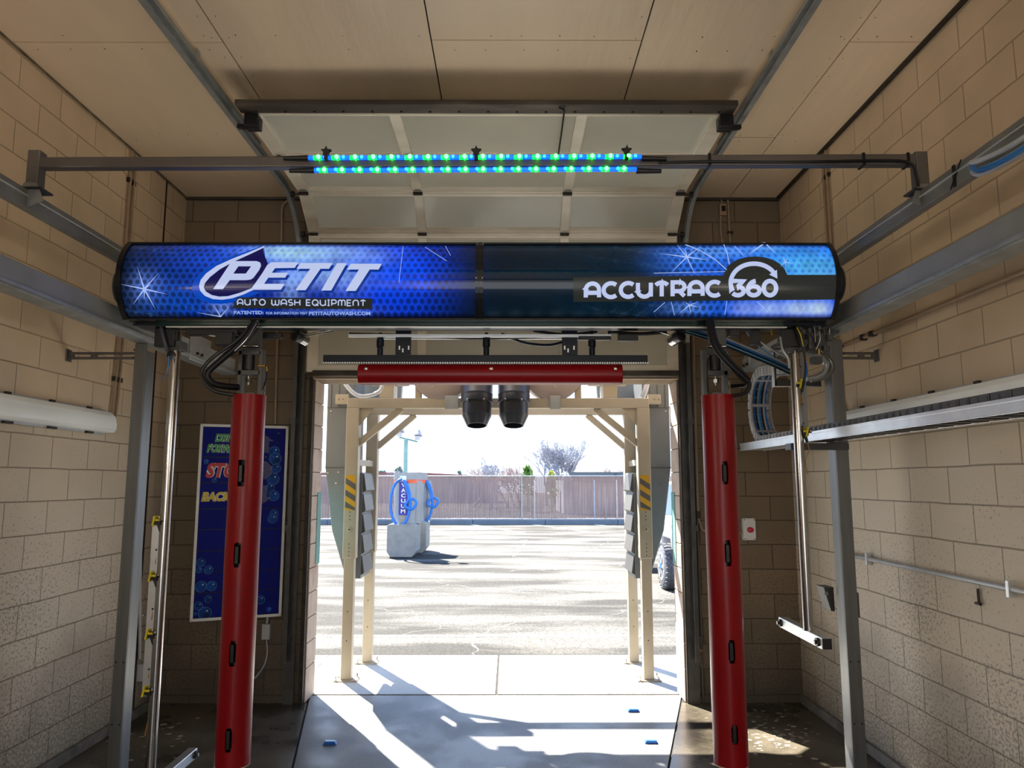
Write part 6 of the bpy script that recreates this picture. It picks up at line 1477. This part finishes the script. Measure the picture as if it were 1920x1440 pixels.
# outlets (louvred nozzle plates) between the posts
for s in (-1, 1):
    lb = lab[s]
    t = thing('air_outlet', 'grey louvred air outlet panel between the %s dryer posts' % lb, 'air outlet', (fx[s]-s*0.05, 7.5, 0.95))
    xx = fx[s]-s*0.085
    MB().box(min(xx, xx+s*0.05), max(xx, xx+s*0.05), 7.26, 7.74, 0.90, 1.90).build('backing', M_duct, t, bevel=0.004)
    for k_ in range(5):
        z0_ = 0.93+k_*0.195
        MB().extr([(xx, 7.27, z0_), (xx, 7.27, z0_+0.18), (xx-s*0.008, 7.27, z0_+0.18), (xx-s*0.032, 7.27, z0_+0.02)], (0, 0.45, 0.0)).build('louvre', mat('louvre_grey', (0.085, 0.085, 0.08), 0.45, 0.1) if k_ % 2 else mat('louvre_dark_grey', (0.06, 0.06, 0.058), 0.45, 0.1), t, bevel=0.004)
    # plenum duct outside
    t = thing('dryer_duct', 'large grey sheet metal duct tapering down outside the %s dryer posts' % lb, 'duct', (fx[s]+s*0.15, 7.5, 1.2))
    xo = fx[s]+s*0.285; xi = fx[s]+s*0.02
    pz = [(xi, 3.2), (xo, 3.2), (xo, 1.95), (fx[s]+s*(0.20), 1.35), (fx[s]+s*0.06, 0.92), (xi, 0.92)]
    MB().extr([(a, 7.26, z) for a, z in pz], (0, 0.50, 0)).build('duct_body', M_duct, t, bevel=0.008)
    b = MB()
    for x_, z in ((xo-s*0.03, 1.90), (xo-s*0.13, 1.905), (xo-s*0.04, 2.50), (xo-s*0.11, 1.80)): b.cyl((x_, 7.258, z), (x_, 7.252, z), 0.008, n=8)
    b.each('rivet', M_chrome, t)
    MB().box(min(xi, xo), max(xi, xo), 7.254, 7.26, 1.945, 1.952).box(min(xi, xo), max(xi, xo), 7.254, 7.26, 2.53, 2.537).each('seam', M_dark, t)
    b = MB()
    for k_ in range(3): x_ = xo-s*(0.04+0.075*k_); b.box(x_-0.003, x_+0.003, 7.254, 7.26, 2.54, 3.1)
    b.each('rib', M_dark, t)
    # upper slanted duct toward the blower
    MB().extr([(fx[s]+s*0.10, 7.89, 2.95), (fx[s]+s*0.10, 7.89, 2.64), (fx[s]-s*0.34, 7.89, 2.64), (fx[s]-s*0.36, 7.89, 2.95)], (0, 0.10, 0)).build('cross_duct', M_duct, t, bevel=0.01)
# conduit loop on the dryer
MB().tube([PY(640, 700, 7.0), PY(649, 722, 7.0), PY(668, 740, 7.0), PY(690, 742, 7.0), PY(712, 733, 7.0), PY(720, 712, 7.02), PY(722, 700, 7.05)], 0.019, n=10).build('conduit_loop', M_greypipe, dry, smooth=True)
MB().tube([PY(1213, 700, 7.0), PY(1214, 715, 7.0), PY(1210, 732, 7.0), PY(1205, 744, 7.02)], 0.026, n=10).build('conduit_loop', M_greypipe, dry, smooth=True)
# blowers with round housings and charcoal nozzles
for s, pxd, pxn, yb_ in ((-1, 827, 894, 725), (1, 1037, 964, 728)):
    lb = lab[s]; Y = 7.10
    c = PY(pxd, 690, Y); r = abs(PY(pxd, 749, Y).z-c.z)
    t = thing('dryer_blower', '%s blower with round pale housing and charcoal downward nozzle' % lb, 'blower', (c.x, Y+0.1, c.z))
    MB().lathe([(0, 0.02), (0, r-0.02), (0.015, r), (0.22, r), (0.235, r-0.02), (0.235, 0.02)], (c.x, Y, c.z), (0, 1, 0), n=48).build('round_housing', M_disc, t, smooth=True)
    MB().cyl((PY(pxd-16, 724, Y).x if s < 0 else PY(pxd+4, 726, Y).x, Y-0.006, PY(pxd, 725, Y).z), (PY(pxd-16, 724, Y).x if s < 0 else PY(pxd+4, 726, Y).x, Y, PY(pxd, 725, Y).z), 0.014, n=10).each('bolt', M_disc, t)
    a = PY(pxn, 700, 7.0); bt = PY(pxn-1 if s > 0 else pxn, 798, 6.92)
    top = Vector((a.x, 7.06, a.z+0.12)); bot = bt; d = (bot-top).normalized(); Ln = (bot-top).length
    prof = [(0, 0.155), (Ln*0.53, 0.150), (Ln*0.54, 0.154), (Ln*0.56, 0.150), (Ln*0.58, 0.152), (Ln*0.665, 0.150), (Ln*0.67, 0.137), (Ln*0.845, 0.135), (Ln*0.85, 0.138), (Ln*0.86, 0.134), (Ln, 0.094), (Ln, 0.086), (Ln*0.86, 0.12), (Ln*0.5, 0.13)]
    o = MB().lathe(prof, top, d, n=40, closed=True).build('nozzle', M_nozz, t, smooth=True)
    q = top + d*Ln*0.5; MB().cyl(q, q+d*0.01, 0.131, n=32).build('nozzle_throat', M_black, o)
    b = MB(); a_ = d.orthogonal()
    for an in (-0.55, 0.45):
        dirv = Vector((math.sin(an), -math.cos(an), 0)); q = top + d*Ln*0.62 + dirv*0.150
        b.lathe([(0, 0.012), (0.004, 0.012), (0.006, 0.006)], q, dirv, n=12)
    b.each('screw', M_chrome, o)
    bb1 = PY(pxd+20 if s < 0 else pxd+4, 750, 7.1)
    MB().box(bb1.x-0.065 if s < 0 else bb1.x-0.05, bb1.x+0.065 if s < 0 else bb1.x+0.05, FYp-0.075, FYp-0.052, zbm0-0.012, zbm1+0.02).build('saddle_clamp', M_galv, t, bevel=0.002)

# ------------------------------------------------------------------ parked vehicle mostly hidden by the right jamb
cxv, cyv = 2.62, 12.7
t = thing('parked_vehicle', 'pale off-road vehicle with chunky tyres parked behind the right jamb', 'vehicle', (cxv+0.95, cyv+2.0, 0))
M_body = mat('pale_car_paint', (0.5, 0.52, 0.58), 0.25, 0.1, 0.03, 2, coat=0.5)
sec = [(cyv+0.1, 0.62), (cyv+0.05, 0.95), (cyv+0.15, 1.12), (cyv+1.3, 1.20), (cyv+1.75, 1.80), (cyv+3.9, 1.84), (cyv+4.15, 1.15), (cyv+4.2, 0.6), (cyv+3.85, 0.5), (cyv+3.8, 0.85), (cyv+3.0, 0.85), (cyv+2.95, 0.5), (cyv+0.98, 0.5), (cyv+0.9, 0.85), (cyv+0.2, 0.85)]
MB().extr([(cxv+0.12, y, z) for y, z in sec], (1.65, 0, 0)).build('body', M_body, t, bevel=0.03)
MB().extr([(cxv+0.11, y, z) for y, z in [(cyv+1.55, 1.25), (cyv+1.85, 1.72), (cyv+3.8, 1.74), (cyv+3.95, 1.25)]], (1.67, 0, 0)).build('side_window', mat('car_glass', (0.03, 0.035, 0.04), 0.05), t)
MB().box(cxv+0.10, cxv+1.80, cyv-0.02, cyv+0.12, 0.55, 0.72).build('bumper', M_blackp, t, bevel=0.02)
for (wx, wy) in ((cxv, cyv+0.42), (cxv, cyv+3.42), (cxv+1.62, cyv+0.42), (cxv+1.62, cyv+3.42)):
    sd_ = -1 if wx == cxv else 1
    ty = MB().lathe([(0, 0.22), (0, 0.32), (0.03, 0.375), (0.24, 0.375), (0.27, 0.32), (0.27, 0.22)], (wx, wy, 0.385), (1, 0, 0), n=40)
    for i in range(28):
        a = 2*PI*i/28; rot = Matrix.Rotation(a, 3, 'X')
        for xx, tw in ((0.045, 0.35), (0.135, -0.35), (0.225, 0.35)):
            ty.cbox(Vector((wx+xx, wy, 0.385)) + rot @ Vector((0, 0, 0.377)), (0.075, 0.045, 0.022), rot @ Matrix.Rotation(tw, 3, 'Z'))
    wh = ty.build('wheel', mat('tyre_rubber', (0.09, 0.095, 0.11), 0.75, 0, 0.2, 10), t, smooth=True)
    rm = MB(); x_ = wx if sd_ < 0 else wx+0.27
    rm.lathe([(0, 0.20), (0, 0.235), (0.02, 0.24), (0.06, 0.22)], (x_+sd_*0.005, wy, 0.385), (-sd_, 0, 0), n=32, closed=True)
    for i in range(6):
        a = 2*PI*i/6; rm.bar((x_+sd_*0.002, wy, 0.385), (x_+sd_*0.002, wy+0.21*math.cos(a), 0.385+0.21*math.sin(a)), 0.05, 0.02, up=(1, 0, 0))
    rm.build('rim', M_alu, wh, smooth=True)
    MB().cyl((x_+sd_*0.02, wy, 0.385), (x_-sd_*0.02, wy, 0.385), 0.06, n=20).build('hub_cap', M_blue, wh, smooth=True)

# keep the picture-builder bookkeeping out of the objects
for o in bpy.data.objects:
    if '_loc' in o: del o['_loc']
